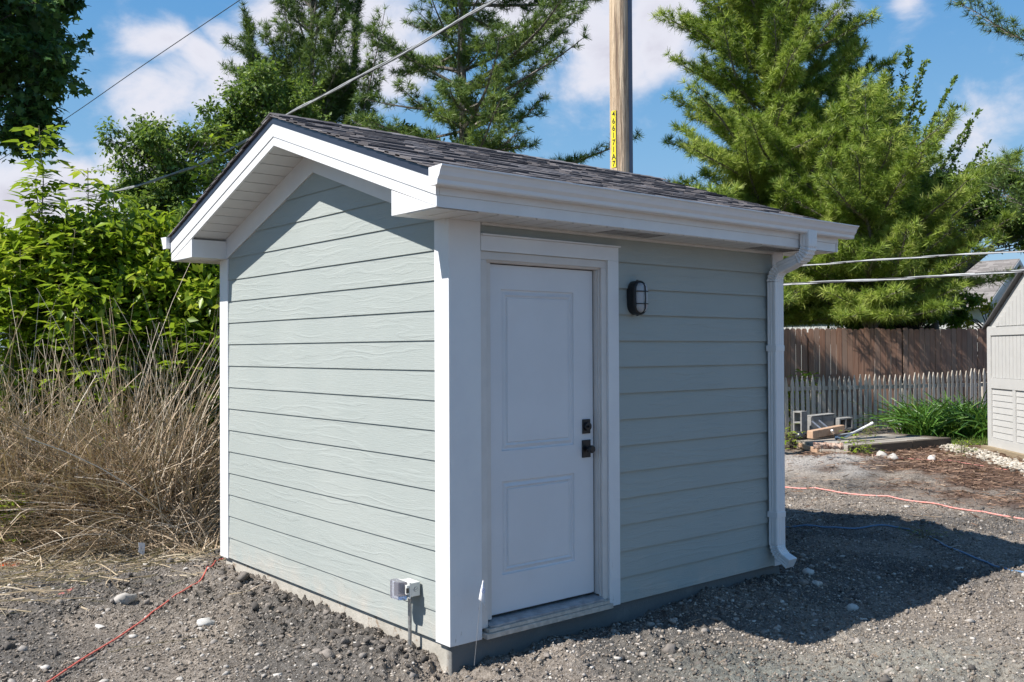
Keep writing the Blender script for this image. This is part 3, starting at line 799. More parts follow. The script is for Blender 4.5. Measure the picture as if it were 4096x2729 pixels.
for dz in (.1185, -.1185):
    q = MB(); q.tube([(lx, -.03, lz+dz-.0045), (lx, -.03, lz+dz+.0045)], .008, 10); q.build('screw_boss', M['black'], wl)

# outdoor socket on a conduit by the gable wall
ob = bpy.data.objects.new('outlet', None); COL.objects.link(ob); ob.parent = shed; ORG[ob.name] = A(0, .36, .28); ob.location = tuple(ORG[ob.name]-ORG[shed.name])
q = MB(); q.box(-.070, -.002, .300, .418, .243, .327); q.build('socket_box', M['boxgrey'], ob, bevel=.004)
q = MB(); q.box(-.083, -.0715, .294, .424, .237, .333); q.box(-.100, -.0835, .296, .318, .262, .318); q.build('cover_plate', M['boxgrey'], ob, bevel=.003)
q = MB(); q.box(-.104, -.086, .2955, .3005, .272, .302); q.build('latch', M['black'], ob, bevel=.001)
q = MB()
q.prism([(-.084, .318, .226), (-.120, .322, .228), (-.140, .332, .230), (-.144, .412, .230), (-.132, .430, .230), (-.084, .436, .228)], (0, 0, .108)); q.build('clear_cover', M['clear'], ob, bevel=.004)
q = MB(); q.box(-.0845, -.0832, .335, .412, .255, .315); q.build('socket_face', simple('socket_face', (.25, .25, .30), .5), ob)
q = MB(); yy = .2995
q.tube([(-.034, yy, .286), (-.034, yy-.0035, .286)], .013, 20); q.build('plug', M['boxgrey'], ob, bevel=.0006)
q = MB(); ring = [(-.034+.0135*math.cos(t*.3307), yy-.001, .286+.0135*math.sin(t*.3307)) for t in range(20)]; q.tube(ring, .0012, 5); q.obox((-.0425, yy-.0045, .281), nrm(A(.9, 0, .45)), (0, 1, 0), nrm(A(-.45, 0, .9)), .019, .0012, .0022); q.build('plug_slot', M['seal'], ob)
q = MB(); q.tube([(-.034, .366, .244), (-.034, .366, -.22)], .0115, 12); q.tube([(-.034, .366, .244), (-.034, .366, .222)], .0155, 12); q.build('conduit', M['conduit'], ob, smooth=False)
# ------------------------------------------------------------------ neighbouring things
def fr(o, ex, ey, ez=(0, 0, 1)):
    o, ex, ey, ez = A(*o), nrm(A(*ex)), nrm(A(*ey)), A(*ez)
    return lambda x, y, z: o + ex*x + ey*y + ez*z
def spline(P, k=8):
    P = [A(*p) for p in P]; P = [2*P[0]-P[1]] + P + [2*P[-1]-P[-2]]; out = []
    for i in range(1, len(P)-2):
        for j in range(k):
            t = j/k; a, b, c, d = P[i-1:i+3]
            out.append(.5*((2*b)+(c-a)*t+(2*a-5*b+4*c-d)*t*t+(-a+3*b-3*c+d)*t**3))
    return out+[P[-2]]
EE = _R*math.cos(math.radians(20))+_F*math.sin(math.radians(20)); NN = _F*math.cos(math.radians(20))-_R*math.sin(math.radians(20)); UZ = A(0, 0, 1)

# utility pole
PW = 15.5; pc = base(2485, PW)
def mk_pole():
    m = NT('pole_wood'); p = m.pos(); n = m.noise(1, 6, .7, m.map(p, (16, 16, .9))); n2 = m.noise(1, 5, .7, m.map(p, (24, 24, .8))); n3 = m.noise(2.5, 4, .6, p)
    c = m.mix(m.rng(n, .35, .65), (.44, .31, .20), (.70, .55, .39)); c = m.mix(m.rng(n2, .50, .62, 0, .85), c, (.20, .135, .09)); c = m.mix(m.rng(n3, .55, .75, 0, .5), c, (.30, .21, .16))
    m.B(Base_Color=c, Roughness=.9, Normal=m.bump(m.math('ADD', n, m.math('MULTIPLY', n2, .6)), 1.0, .03)); return m.m
pole = thing('utility_pole', 'tall bare wooden utility pole behind the shed roof with yellow number tags', 'utility pole', pc)
q = MB()
zz = np.linspace(0, 10.5, 60); P = []; n = 28; R0_ = .174
for z in zz:
    for k in range(n):
        w = 2*math.pi*k/n; r = R0_*(1-.012*z) * (1+.02*float(vn(np.array(k*.8), np.array(z*.5), 3))-.03*float(vn(np.array(k*1.7+5), np.array(z*1.2), 8) > .78))
        P.append(pc+A(r*math.cos(w), r*math.sin(w), z))
fs = [(i*n+k, i*n+(k+1) % n, (i+1)*n+(k+1) % n, (i+1)*n+k) for i in range(len(zz)-1) for k in range(n)]; fs.append(tuple(range((len(zz)-1)*n, len(zz)*n)))
q.add(P, fs); q.build('shaft', mk_pole(), pole)
q = MB(); cdn = nrm(_R*.96-_F*.28); cdt = np.cross(UZ, cdn)
for z0, z1, w in ((0, 4.52, .058), (4.48, 10.2, .050)):
    pr = [pc+cdn*(.152-.012*z0*.17)+cdt*(w*1.0*c)+cdn*(w*1.0*s)+UZ*z0 for c, s in [(-1.25, 0), (-1, .2)]+[(math.cos(a), .35+math.sin(a)) for a in np.linspace(math.pi, 0, 9)]+[(1, .2), (1.25, 0)]]
    q.prism(pr, UZ*(z1-z0))
q.build('conduit_guard', simple('grey_guard', (.13, .15, .20), .5), pole)
YEL = simple('yellow_tag', (.80, .66, .03), .45, var=.05); BLK = simple('tag_black', (.012, .012, .012), .5)
tn = nrm(-_F*.72-_R*.69); tt = np.cross(UZ, tn); tt = tt if np.dot(tt, _R) > 0 else -tt
def glyph(ch, size, mat, o, ex, ez, nrmv, parent, name='digit', depth=.0015):
    cu = bpy.data.curves.new('g', 'FONT'); cu.body = ch; cu.size = size; cu.align_x = 'CENTER'; cu.align_y = 'CENTER'; cu.extrude = depth; cu.offset = size*.012
    ob_ = bpy.data.objects.new('g', cu); me = bpy.data.meshes.new_from_object(ob_); bpy.data.objects.remove(ob_); bpy.data.curves.remove(cu)
    org = ORG[parent.name]
    for v in me.vertices: v.co = Vector(o + ex*v.co[0] + ez*v.co[1] + nrmv*v.co[2] - org)
    me.materials.clear(); me.materials.append(mat); d = bpy.data.objects.new(name, me); COL.objects.link(d); d.parent = parent; ORG[d.name] = org; return d
ztag = at(2455, 462, PW)[2]; stp = .1155
for i, ch in enumerate('466171A7'):
    z = ztag - i*stp; q = MB(); c0 = A(pc[0], pc[1], z) + tn*(.171*(1-.012*(z+.13))+.004)
    q.obox(c0-tt*.046-UZ*.056, tt, UZ, tn, .092, .113, .0025); pl = q.build('number_tag', YEL, pole)
    glyph(ch, .128, BLK, c0+tn*.0045, tt*.9, UZ, tn, pl)
q = MB(); q.obox(A(pc[0], pc[1], ztag-7*stp-.05)+tn*.168+tt*.047, tt, UZ, tn, .004, stp*8, .006); q.build('tag_holder', BLK, pole)

# cables
CAB = simple('weathered_cable', (.30, .31, .32), .5, var=.2); CBL = simple('black_cable', (.02, .02, .022), .5); CWH = simple('bright_cable', (.55, .56, .57), .4)
def cable(name, label, pts, strands, k=10, tw=1.2):
    r = thing(name, label, 'cable', pts[0]); P = spline(pts, k); s = 0
    for j, (mt, rad, off) in enumerate(strands):
        Q = []; s = 0
        for i, p in enumerate(P):
            if i: s += np.linalg.norm(p-P[i-1])
            w = s*tw*2*math.pi/1.0 + j*2*math.pi/len(strands)
            Q.append(p + off*(UZ*math.cos(w)+_R*math.sin(w)*.5-_F*math.sin(w)*.5))
        q = MB(); q.tube(Q, rad, 6); q.build('strand', mt, r, smooth=True)
    return r
cable('overhead_cable', 'thick twisted service cable sagging from top centre behind the shed roof to the left', [at(2500, -270, 9.6), at(1981, 0, 11), at(1648, 194, 11.6), at(1376, 340, 12.2), at(1172, 447, 12.8), at(975, 568, 13.5), at(790, 662, 14.2), at(455, 768, 15.5), at(150, 815, 17)],
      [(CAB, .0125, .011), (CAB, .0125, .011), (CBL, .009, .014)], 14, .7)
cable('overhead_cable', 'thin dark wire crossing the blue sky at top left', [at(1100, -95, 20), at(960, 0, 20.5), at(560, 270, 22), at(230, 497, 24), at(-100, 700, 27)], [(CBL, .009, 0)], 8)
polat = lambda z: A(pc[0], pc[1], z)+_R*.15
cable('overhead_cable', 'upper of two twisted cables running right from behind the downspout', [polat(at(2500, 1110, PW)[2]), at(3200, 1063, 14.3), at(3600, 1034, 13.6), at(4096, 1005, 12.8), at(4500, 985, 12.2)], [(CWH, .0075, .008), (CAB, .008, .008), (CBL, .006, .008)], 24, .8)
cable('overhead_cable', 'lower and thicker of two twisted cables running right above the fence', [polat(at(2500, 1185, PW)[2]), at(3140, 1138, 13.5), at(3600, 1115, 12.8), at(4096, 1084, 12), at(4500, 1062, 11.4)], [(CWH, .009, .0105), (CAB, .011, .0105), (CBL, .010, .0105)], 24, .8)

# privacy fence
PF = wood_mat('brown_fence_wood', (.25, .125, .078), (.38, .215, .14), (.30, .215, .165), (26, 26, 1.3), .6)
PF2 = wood_mat('grey_fence_wood', (.22, .14, .10), (.33, .23, .175), (.33, .26, .215), (26, 26, 1.3), .6)
EF = _R*math.cos(math.radians(9))+_F*math.sin(math.radians(9)); NF = _F*math.cos(math.radians(9))-_R*math.sin(math.radians(9))
o = base(3020, 22.6); T = fr(o, EF, NF)
pf = thing('privacy_fence', 'tall brown board privacy fence with dog eared tops behind the picket fence', 'fence', o)
x = -6.0; pan = 0
while x < 14:
    x1 = x+2.44; q = MB(); xx = x; mt = PF2 if x > 4.2 else PF
    while xx < x1-.05:
        w = min(.14, x1-xx); h = 2.34+random.uniform(-.02, .02); yv = random.uniform(-.004, .004); tl = random.uniform(-.003, .003)
        q.prism([T(xx+.004, yv, .03), T(xx+w-.004, yv, .03), T(xx+w-.004+tl, yv, h-.035), T(xx+w-.034+tl, yv, h), T(xx+.034+tl, yv, h), T(xx+.004+tl, yv, h-.035)], NF*.018, random.random()); xx += .142
    q.build('board_panel', mt, pf)
    q = MB()
    for z in (.35, 1.15, 2.0): q.obox(T(x, .021, z), EF, NF, UZ, 2.44, .04, .09)
    q.build('rail', mt, pf)
    q = MB(); q.obox(T(x-.045, .064, 0), EF, NF, UZ, .09, .09, 2.25); q.build('post', mt, pf)
    x = x1+.012

# picket fence
PK = wood_mat('weathered_picket', (.30, .265, .22), (.52, .465, .395), (.58, .54, .48), (40, 40, 2), .6)
o = base(3095, 20.4, -.06); T = fr(o, EE, NN)
kf = thing('picket_fence', 'low weathered grey picket fence with pointed tops in front of the brown fence', 'fence', o)
w = .040; gp = [(-w, 0), (w, 0), (w, .80), (w*.72, .86), (w*.72, .93), (w*1.05, .955), (w*.95, 1.02), (w*.62, 1.09), (0, 1.19), (-w*.62, 1.09), (-w*.95, 1.02), (-w*1.05, .955), (-w*.72, .93), (-w*.72, .86), (-w, .80)]
kinds = []
for i in range(60):
    x = .06+i*.138+random.uniform(-.008, .008); tl = random.uniform(-.02, .02); dz = random.uniform(-.02, .03)+.006*max(0, i-24)
    q = MB(); q.prism([T(x+a+tl*z, -.0, z+dz) for a, z in gp], NN*.024, random.random()); q.build('picket', PK, kf)
for z in (.22, .88):
    q = MB(); q.obox(T(-.3, .026, z), EE, NN, UZ, 9, .04, .085, .3); q.build('rail', PK, kf)
for x in (1.05, 3.5, 5.9, 8.3):
    q = MB(); q.obox(T(x, .068, -.1), EE, NN, UZ, .09, .09, 1.08, .8); q.build('post', PK, kf)

# timber edged platform
TM = wood_mat('dark_timber', (.035, .026, .02), (.085, .065, .048), (.12, .098, .078), (6, 6, 60), .8)
DK = wood_mat('weathered_deck', (.20, .175, .145), (.34, .305, .26), (.38, .35, .31), (3, 3, 40), .6)
EP = _R*math.cos(math.radians(30.7))+_F*math.sin(math.radians(30.7)); NP = _F*math.cos(math.radians(30.7))-_R*math.sin(math.radians(30.7))
TO = onz(3420, 1827); T = fr(TO, EP, NP); PL_, PD_ = 2.66, 1.36
pad = thing('timber_platform', 'low grey brown plank platform edged with dark weathered timbers in front of the picket fence', 'platform', TO)
q = MB()
for k_, (yy, hh) in enumerate(((.145, .166), (.445, .172), (.745, .164), (1.045, .170))): q.obox(T(.02, yy, -.03), EP, NP, UZ, PL_-.165, .292, hh+.03, random.random())
q.obox(T(.15, .50, .1735), nrm(EP+NP*.05), NP, UZ, 1.7, .36, .018, .8); q.build('decking', DK, pad, bevel=.005)
for o_, ex, ey, l in ((T(-.02, 0, -.05), EP, NP, 1.55), (T(1.545, .005, -.045), EP, NP, 1.11), (T(PL_-.14, .146, -.05), NP, EP, 1.2)):
    q = MB(); q.obox(o_, ex, ey, UZ, l, .14, .235, random.random()); q.build('edge_timber', TM, pad, bevel=.012)
q = MB(); q.obox(T(-.02, PD_-.01, -.05), EP, NP, UZ, PL_, .11, .22, .4); q.build('edge_timber', TM, pad, bevel=.01)
SZ = GZ+.175
bl = base(3140, 18.95, GZ-.04); q = MB(); q.obox(bl, EE, NN, UZ, 1.75, .42, .205, .3); tag(q.build('old_timber', TM, bevel=.012), 'dark old timber under the concrete blocks at the picket fence', 'timber')

# concrete blocks
CB = simple('concrete_block', (.24, .235, .225), .95, var=.2, vs=9, bump=.5, bs=90)
def block(label, o, ex, ey, ez, wx, wy, wz, cells, t=.032):
    """cells run through ey; wx is split into cells"""
    r = thing('concrete_block', label, 'concrete block', o, 'concrete blocks at the picket fence'); q = MB(); ex, ey, ez = nrm(A(*ex)), nrm(A(*ey)), nrm(A(*ez)); o = A(*o)
    q.obox(o, ex, ey, ez, wx, wy, t); q.obox(o+ez*(wz-t), ex, ey, ez, wx, wy, t)
    for k in range(cells+1):
        q.obox(o+ex*((wx-t)*k/cells)+ez*t, ex, ey, ez, t, wy, wz-2*t)
    q.build('shell', CB, r, bevel=.004); 
    return r
bo = at(3170, 1737, 19.0)
block('concrete block standing on end with its two hollow cells facing left', at(3172, 1735, 19.0), UZ, nrm(EE*.94+NN*.35), nrm(EE*.35-NN*.94), .45, .20, .20, 2)
q = None
b2 = at(3244, 1728, 19.2); r = thing('concrete_block', 'solid faced grey concrete block lying between the other two blocks', 'concrete block', b2, 'concrete blocks at the picket fence')
q = MB(); q.obox(b2, nrm(EE+UZ*.03), NN, UZ, .275, .19, .30); q.obox(b2+EE*.279+UZ*.012, nrm(EE+UZ*.03), NN, UZ, .285, .19, .30); q.obox(b2+EE*.02+UZ*.302-NN*.01, nrm(EE+UZ*.06), NN, UZ, .56, .21, .022); q.build('shell', CB, r, bevel=.006)
block('hollow concrete block lying with two square cells facing the camera', at(3358, 1722, 19.3), nrm(EE+UZ*.05), NN, UZ, .34, .19, .24, 2)

WD = wood_mat('cut_timber', (.36, .21, .13), (.52, .34, .22), (.50, .38, .28), (30, 30, 8), .6)
def surf(u, v, z=SZ): return onz(u, v, z)
a, b = surf(3252, 1756, SZ+.02), surf(3380, 1742, SZ+.02); ex = nrm(b-a); ey = np.cross(UZ, ex)
tb = MB(); tb.obox(a, nrm(ex+UZ*.05), ey, UZ, np.linalg.norm(b-a), .13, .145, .3); o = tb.build('timber_offcut', WD, bevel=.012); tag(o, 'squared brown timber offcut lying on the platform below the concrete blocks', 'timber')
BK = bark_mat('rotten_log', (.20, .10, .07), (.50, .38, .30), 14)
def log(name, label, a, b, r, mat, cat='log', seed=0):
    q = MB(); pts = [a+(b-a)*t+UZ*r*.8 for t in np.linspace(0, 1, 14)]; n0 = 0; q.tube(pts, [r*(.85+.3*random.random()) for _ in pts], 10)
    q.v = [tuple(A(*p)+rng.normal(0, r*.10, 3)) for p in q.v]; return tag(q.build(name, mat), label, cat)
log('split_log', 'split rotten log with pale and red brown bark at the front of the platform', surf(3254, 1793), surf(3374, 1796), .055, BK)
a, b = onz(3168, 1782, GZ+.06), onz(3268, 1814, GZ+.02); q = MB(); ex = nrm(b-a); q.obox(a, ex, np.cross(UZ, ex), UZ, np.linalg.norm(b-a), .04, .085, .2); tag(q.build('plank', WD, bevel=.004), 'thin new orange brown plank lying on the dirt left of the platform', 'plank')
PVC = simple('white_pipe_plastic', (.74, .75, .76), .35, var=.08); GAL = simple('blue_grey_steel', (.22, .25, .32), .4, metal=.5, var=.2)
q = MB(); q.tube(spline([surf(3345, 1752, SZ+.05), surf(3372, 1752, SZ+.04), surf(3382, 1749, SZ+.06), at(3440, 1718, 18.3), at(3488, 1694, 18.2)], 6), .022, 10); q.tube([at(3482, 1697, 18.2), at(3492, 1692, 18.2)], .029, 10); q.tube([surf(3340, 1752, SZ+.05), surf(3352, 1752, SZ+.05)], .029, 10)
tag(q.build('bent_pipe', PVC, smooth=False), 'white plastic pipe with a bend sticking up from the platform', 'pipe')
q = MB(); q.tube([surf(3348, 1742, SZ+.02), at(3400, 1735, 18.7), at(3448, 1718, 18.75)], .020, 10); tag(q.build('grey_pipe', simple('dull_pipe', (.50, .51, .52), .45)), 'dull grey pipe lying behind the white bent pipe', 'pipe')
for lb, p in (('left one of two blue grey steel bars leaning on the concrete blocks', [(3250, 1687, 18.95), (3294, 1724, 18.45)]), ('right one of two blue grey steel bars leaning on the concrete blocks', [(3277, 1683, 18.95), (3322, 1720, 18.35)])):
    q = MB(); q.tube([at(*p[0]), at(*p[1])], .018, 8); tag(q.build('steel_bar', GAL), lb, 'steel bar', 'steel bars leaning on the blocks')
st = thing('broken_stake', 'short broken wooden stake with a white knob leaning on the timber offcut', 'stake', surf(3356, 1768))
q = MB(); q.tube([surf(3358, 1768), at(3330, 1728, 17.9)], [.03, .022], 7); q.v = [tuple(A(*p)+rng.normal(0, .004, 3)) for p in q.v]; q.build('shaft', bark_mat('dark_stake', (.07, .05, .04), (.2, .15, .11), 20), st)
q = MB(); q.tube([at(3330, 1728, 17.9), at(3327, 1721, 17.88)], [.03, .024], 10); q.build('knob', PVC, st)
PB = simple('black_plastic_film', (.03, .032, .038), .25)
q = mesh_obj('plastic_bag', *[None, None][:0], V=(ICO2[0]*(1+.35*(rng.random((len(ICO2[0]), 1))-.5)))*A(.11, .09, .085)+surf(3201, 1757, SZ)+UZ*.06, Fs=ICO2[1], mat=PB); tag(q, 'crumpled black plastic bag beside the upright concrete block', 'plastic bag')

# resin shed at the right edge
SO = A(13.98, 3.09, 0); ea = nrm(-(_F+.068*_R)); eb = nrm(_R-.068*_F); T = fr((SO[0], SO[1], 0), ea, eb)
RS = simple('resin_panel', (.50, .492, .475), .5, var=.03); RG = simple('resin_groove', (.36, .36, .37), .6); RR = simple('dark_resin_roof', (.085, .085, .09), .55)
rs = thing('resin_shed', 'white resin garden shed with plank panels at the right edge of the yard', 'shed', (SO[0], SO[1], GZ))
WF, DP, HE, HA = 2.8, 2.2, 2.10, 2.98
q = MB(); q.obox(T(-.06, -.10, GZ-.05), ea, eb, UZ, WF+.12, DP+.2, .18); q.build('wooden_base', wood_mat('base_timber', (.22, .16, .09), (.34, .26, .16), (.3, .25, .18), (5, 5, 50), .5), rs)
q = MB(); q.prism([T(0, .03, .0), T(WF, .03, .0), T(WF, .03, HE), T(WF/2, .03, HA), T(0, .03, HE)], eb*(DP-.03)); q.build('wall', RS, rs)
q = MB()
def rbox(x0, x1, z0, z1, d=.03): q.obox(T(x0, .03-d, z0), ea, eb, UZ, x1-x0, d-.001, z1-z0)
rbox(0, .14, -.0, HE, .035); rbox(WF-.14, WF, -.0, HE, .035)
rbox(.14, WF-.14, .0, .15); rbox(.14, WF-.14, 1.02, 1.20); rbox(.14, WF-.14, 1.94, 2.08, .034)
for c in (.95,): rbox(c, c+.10, .15, 1.02, .026)
for x in np.arange(.16, WF-.2, .135): rbox(x, x+.122, 1.205, 1.935, .016)
for z in np.arange(.16, .98, .108):
    for x0, x1 in ((.15, .94), (1.06, WF-.15)): q.prism([T(x0, .028, z), T(x0, .016, z), T(x0, .025, z+.104), T(x0, .028, z+.104)], ea*(x1-x0))
for x in np.arange(.30, WF-.3, .135):
    zt = HE+(HA-HE)*(1-abs(x+.06-WF/2)/(WF/2))-.16
    if zt > 2.16: rbox(x, x+.122, 2.10, zt, .016)
q.build('plank_panel', RS, rs)
q = MB()
for s in (-1, 1):
    xe = -.10 if s < 0 else WF+.10; ze = HE-.05
    q.prism([T(xe, -.05, ze), T(WF/2, -.05, HA+.01), T(WF/2, -.05, HA+.045), T(xe, -.05, ze+.035)], eb*(DP+.17))
q.build('roof', RR, rs)

# neighbouring house far behind
ha = nrm(.70*_R-.71*_F); hb = nrm(-.70*_F-.71*_R); ap = at(4078, 1036, 45); T = fr((ap[0], ap[1], 0), ha, hb); zr = ap[2]
hs = thing('neighbour_house', 'distant grey shingled house gable with round louvre vent seen above the resin shed', 'house', (ap[0], ap[1], GZ))
HS = NT('house_shingle'); _t = HS.attr(); HS.B(Base_Color=HS.ramp(_t, (0, (.14, .127, .12)), (1, (.25, .23, .22))), Roughness=.95); HS = HS.m
HW = simple('house_siding', (.45, .45, .44), .7)
q = MB(); q.prism([T(-.3, 3.9, GZ), T(-.3, -3.9, GZ), T(-.3, -3.9, zr-2.3), T(-.3, 0, zr-.06), T(-.3, 3.9, zr-2.3)], -ha*12); q.build('wall', HW, hs)
q = MB(); sl_ = 2.35/4.3
for s in (1, -1):
    dv = nrm(hb*s-UZ*sl_); ln = 4.3*math.hypot(1, sl_); k = 0; nv = nrm(UZ+hb*s*sl_)
    while k*.14 < ln:
        x = 0
        while x > -12.5:
            w_ = random.uniform(.25, .6); q.obox(T(x-w_, 0, zr)+dv*(k*.14), ha, dv, nv, w_-.005, .15, .012+.006*random.random(), random.random()); x -= w_
        k += 1
q.build('roof', HS, hs)
q = MB()
for s in (1, -1): q.prism([T(.02, 0, zr-.02), T(.02, s*4.25, zr-2.35), T(.02, s*4.25, zr-2.55), T(.02, 0, zr-.25)], -ha*.08)
q.build('rake_board', RS, hs)
q = MB(); q.tube([T(-.3, 0, zr-1.0), T(-.25, 0, zr-1.0)], .32, 20); v_ = q.build('gable_vent', RS, hs)
q = MB(); q.tube([T(-.26, 0, zr-1.0), T(-.24, 0, zr-1.0)], .24, 20); q.build('louvre', CBL, v_)

# marking flag beside the near corner
fl = thing('marker_flag', 'white marking flag hanging from a thin wire stake at the near corner of the shed', 'flag', onz(1897, 2650, -.18))
d0 = 5.52
q = MB(); q.tube([at(1897, 2662, d0), at(1912, 2500, d0+.005), at(1928, 2345, d0+.01), at(1931, 2318, d0+.01)], .0016, 6); q.build('wire_stake', M['wire'], fl)
def fp(x, y, dd): return at(1880+x/3.92, 2280+y/3.92, d0+.01+dd)
Pf = [fp(205, 150, 0), fp(188, 215, -.006), fp(205, 215, -.004), fp(222, 220, .012), fp(160, 330, -.012), fp(195, 330, -.016), fp(230, 335, .006), fp(134, 458, -.012), fp(185, 470, -.024), fp(240, 455, .010), fp(160, 485, -.010), fp(203, 512, -.018), fp(236, 520, .004), fp(262, 626, .0), fp(245, 600, -.008)]
q = MB(); q.add(Pf, [(0, 1, 2), (0, 2, 3), (1, 4, 5, 2), (2, 5, 6, 3), (4, 7, 8, 5), (5, 8, 9, 6), (7, 10, 11, 8), (8, 11, 12, 9), (11, 14, 13, 12)]); fo = q.build('flag_film', M['flag'], fl, smooth=True); md = fo.modifiers.new('s', 'SOLIDIFY'); md.thickness = .0012
q = MB(); cpt = fp(209, 328, -.020); q.tube([cpt+(R3*math.cos(t)*.010+U3*math.sin(t)*.013) for t in np.linspace(0, 6.28, 16)], .0012, 5); q.obox(cpt-R3*.006-U3*.004, nrm(R3+U3*.8), F2, U3, .012, .001, .003); q.build('flag_emblem', M['flagblue'], fo)
# small pale marker near the far corner
mkp = onz(560, 2240); q = MB(); d1 = float(np.dot(mkp-CAM, F2))
q.add([at(553, 2170, d1), at(580, 2172, d1+.05), at(578, 2213, d1+.04), at(574, 2222, d1), at(552, 2208, d1-.03), at(556, 2190, d1-.03)], [(0, 1, 2, 5), (5, 2, 3, 4)]); fo = q.build('film', M['flag']); md = fo.modifiers.new('s', 'SOLIDIFY'); md.thickness = .001; fo.name = 'marker_tag'
tag(fo, 'small white plastic marker tag standing in straw left of the shed', 'marker')
ORG['marker_tag'] = np.zeros(3); q = MB(); q.tube([mkp, at(566, 2190, d1)], .002, 5); q.build('wire_stake', M['wire'], fo)

# string lines and cords on the ground
def cord(name, label, cat, pts, r, mat, k=10, lift=.012, wob=.0):
    P = spline([A(*p) for p in pts], k); out = []
    for i, p in enumerate(P): out.append(A(p[0]+wob*random.uniform(-1, 1), p[1]+wob*random.uniform(-1, 1), max(float(gh(p[0], p[1]))+lift, p[2])))
    for _ in range(3):
        out = [out[0]]+[A(b[0], b[1], max((a[2]+b[2]+c[2])/3, float(gh(b[0], b[1]))+lift*.7)) for a, b, c in zip(out, out[1:], out[2:])]+[out[-1]]
    q = MB(); q.tube(out, r, 7); return tag(q.build(name, mat, smooth=True), label, cat)
RED = simple('red_orange_cord', (.60, .13, .10), .5, var=.12, vs=20); PNK = simple('faded_pink_line', (.75, .30, .26), .5, var=.1, vs=20); BLU = simple('blue_cord', (.12, .22, .36), .45); GRY = simple('grey_cord', (.22, .21, .2), .5)
cord('cord', 'orange red cord on the soil from the far left shed corner', 'cord', [A(.16, 3.60, -.1), onz(879, 2255), onz(805, 2330), onz(640, 2440), onz(420, 2585), onz(196, 2727), onz(60, 2830)], .0058, RED, 12)
cord('cord', 'faded red line stretched over dirt from behind the downspout to the right edge', 'cord', [onz(3080, 1945), onz(3300, 1966), onz(3600, 1998), onz(3850, 2042), onz(4096, 2082), onz(4400, 2130)], .0085, PNK, 12)
cord('cord', 'thin pink string lying across the brown mulch in front of the platform', 'cord', [onz(3300, 1815), onz(3500, 1836), onz(3800, 1868), onz(4096, 1902), onz(4300, 1925)], .0042, PNK, 12)
cord('cord', 'blue cord curving through the shadow on the ground to the right edge', 'cord', [onz(3080, 2105), onz(3200, 2111), onz(3400, 2120), onz(3560, 2122), onz(3700, 2155), onz(3790, 2200), onz(3950, 2260), onz(4096, 2308), onz(4300, 2360)], .0085, BLU, 10)
cord('cord', 'looped grey cord in the shadow behind the downspout', 'cord', [onz(3090, 2082), onz(3165, 2075), onz(3180, 2055), onz(3150, 2045), onz(3200, 2040), onz(3280, 2043), onz(3285, 2055), onz(3230, 2060), onz(3120, 2056)], .006, GRY, 8)
rp = onz(258, 2385); q = MB(); q.add([rp+A(-.05, .02, .015), rp+A(.02, -.01, .02), rp+A(.075, .02, .05), rp+A(.02, .06, .03)], [(0, 1, 2, 3)]); fo = q.build('plastic_scrap', simple('faded_red_plastic', (.32, .10, .09), .6)); md = fo.modifiers.new('s', 'SOLIDIFY'); md.thickness = .003; tag(fo, 'torn faded red plastic scrap on the soil at lower left', 'plastic scrap')
p0 = onz(1812, 2665); q = MB(); q.tube([A(p0[0], p0[1], -.22), A(p0[0]-.002, p0[1]+.004, -.075)], [.012, .004], 5); tag(q.build('wooden_stake', WD), 'splintered little wooden stake in the hole under the near corner', 'stake')

# individual larger stones
RKL = stone_mat('pale_rock', (.35, .32, .29), (.52, .50, .47), (.66, .64, .61))
for u, v, s, tn_, fl_, lb in [(1458, 2598, .050, .85, .7, 'largest white rock in front of the socket conduit'), (1492, 2606, .032, .7, .7, 'small white rock right of the large one by the conduit'), (826, 2498, .048, .6, .5, 'long pale flat rock on the soil right of the orange cord'),
        (900, 2520, .034, .55, .8, 'round greenish grey rock between the flat rock and the foundation'), (403, 2514, .036, .6, .45, 'flat pale rock on the soil left of the orange cord'), (507, 2422, .055, .1, .8, 'lumpy grey clod like rock left of the orange cord'),
        (3232, 2308, .055, .6, .4, 'flat light stone in the shadow right of the downspout'), (3408, 2425, .050, .65, .6, 'light stone in the middle of the ground shadow'), (3528, 1842, .09, .25, .8, 'left one of two white rocks before the platform timber'), (3572, 1850, .10, .35, .7, 'right one of two white rocks before the platform timber'),
        (3728, 1856, .085, .7, .7, 'bright white angular rock on the mulch'), (3242, 1757, .13, .35, .8, 'grey rock beside the black plastic bag'), (3265, 2362, .034, .5, .9, 'rounded stone in the shadow near the door wall corner')]:
    p = onz(u, v); z = float(gh(p[0], p[1])); z = SZ if lb.startswith('grey rock') else z
    o = rocks('rock', A(p[0], p[1], z)[None], np.array([s]), RKL, np.array([tn_*.85]), fl_, .5, ICO2); tag(o, lb, 'rock', 'loose rocks in the yard')

# white gravel strip and its edge
a, b = onz(3800, 1795), onz(4130, 1902); dv = (b-a)/np.linalg.norm(b-a); pv_ = A(-dv[1], dv[0], 0)
n = 1500; t = rng.uniform(-.02, 1.3, n); s = rng.normal(0, .13, n); P = a+ (b-a)*t[:, None]+pv_*s[:, None]; P[:, 2] = gh(P[:, 0], P[:, 1])+.01+.03*np.clip(1-np.abs(s)/.3, 0, 1)
struct(rocks('white_gravel', P, rng.uniform(.018, .038, n), stone_mat('cream_pebble', (.22, .19, .15), (.40, .355, .29), (.55, .51, .45)), rng.random(n), .7, .2), 'stuff')
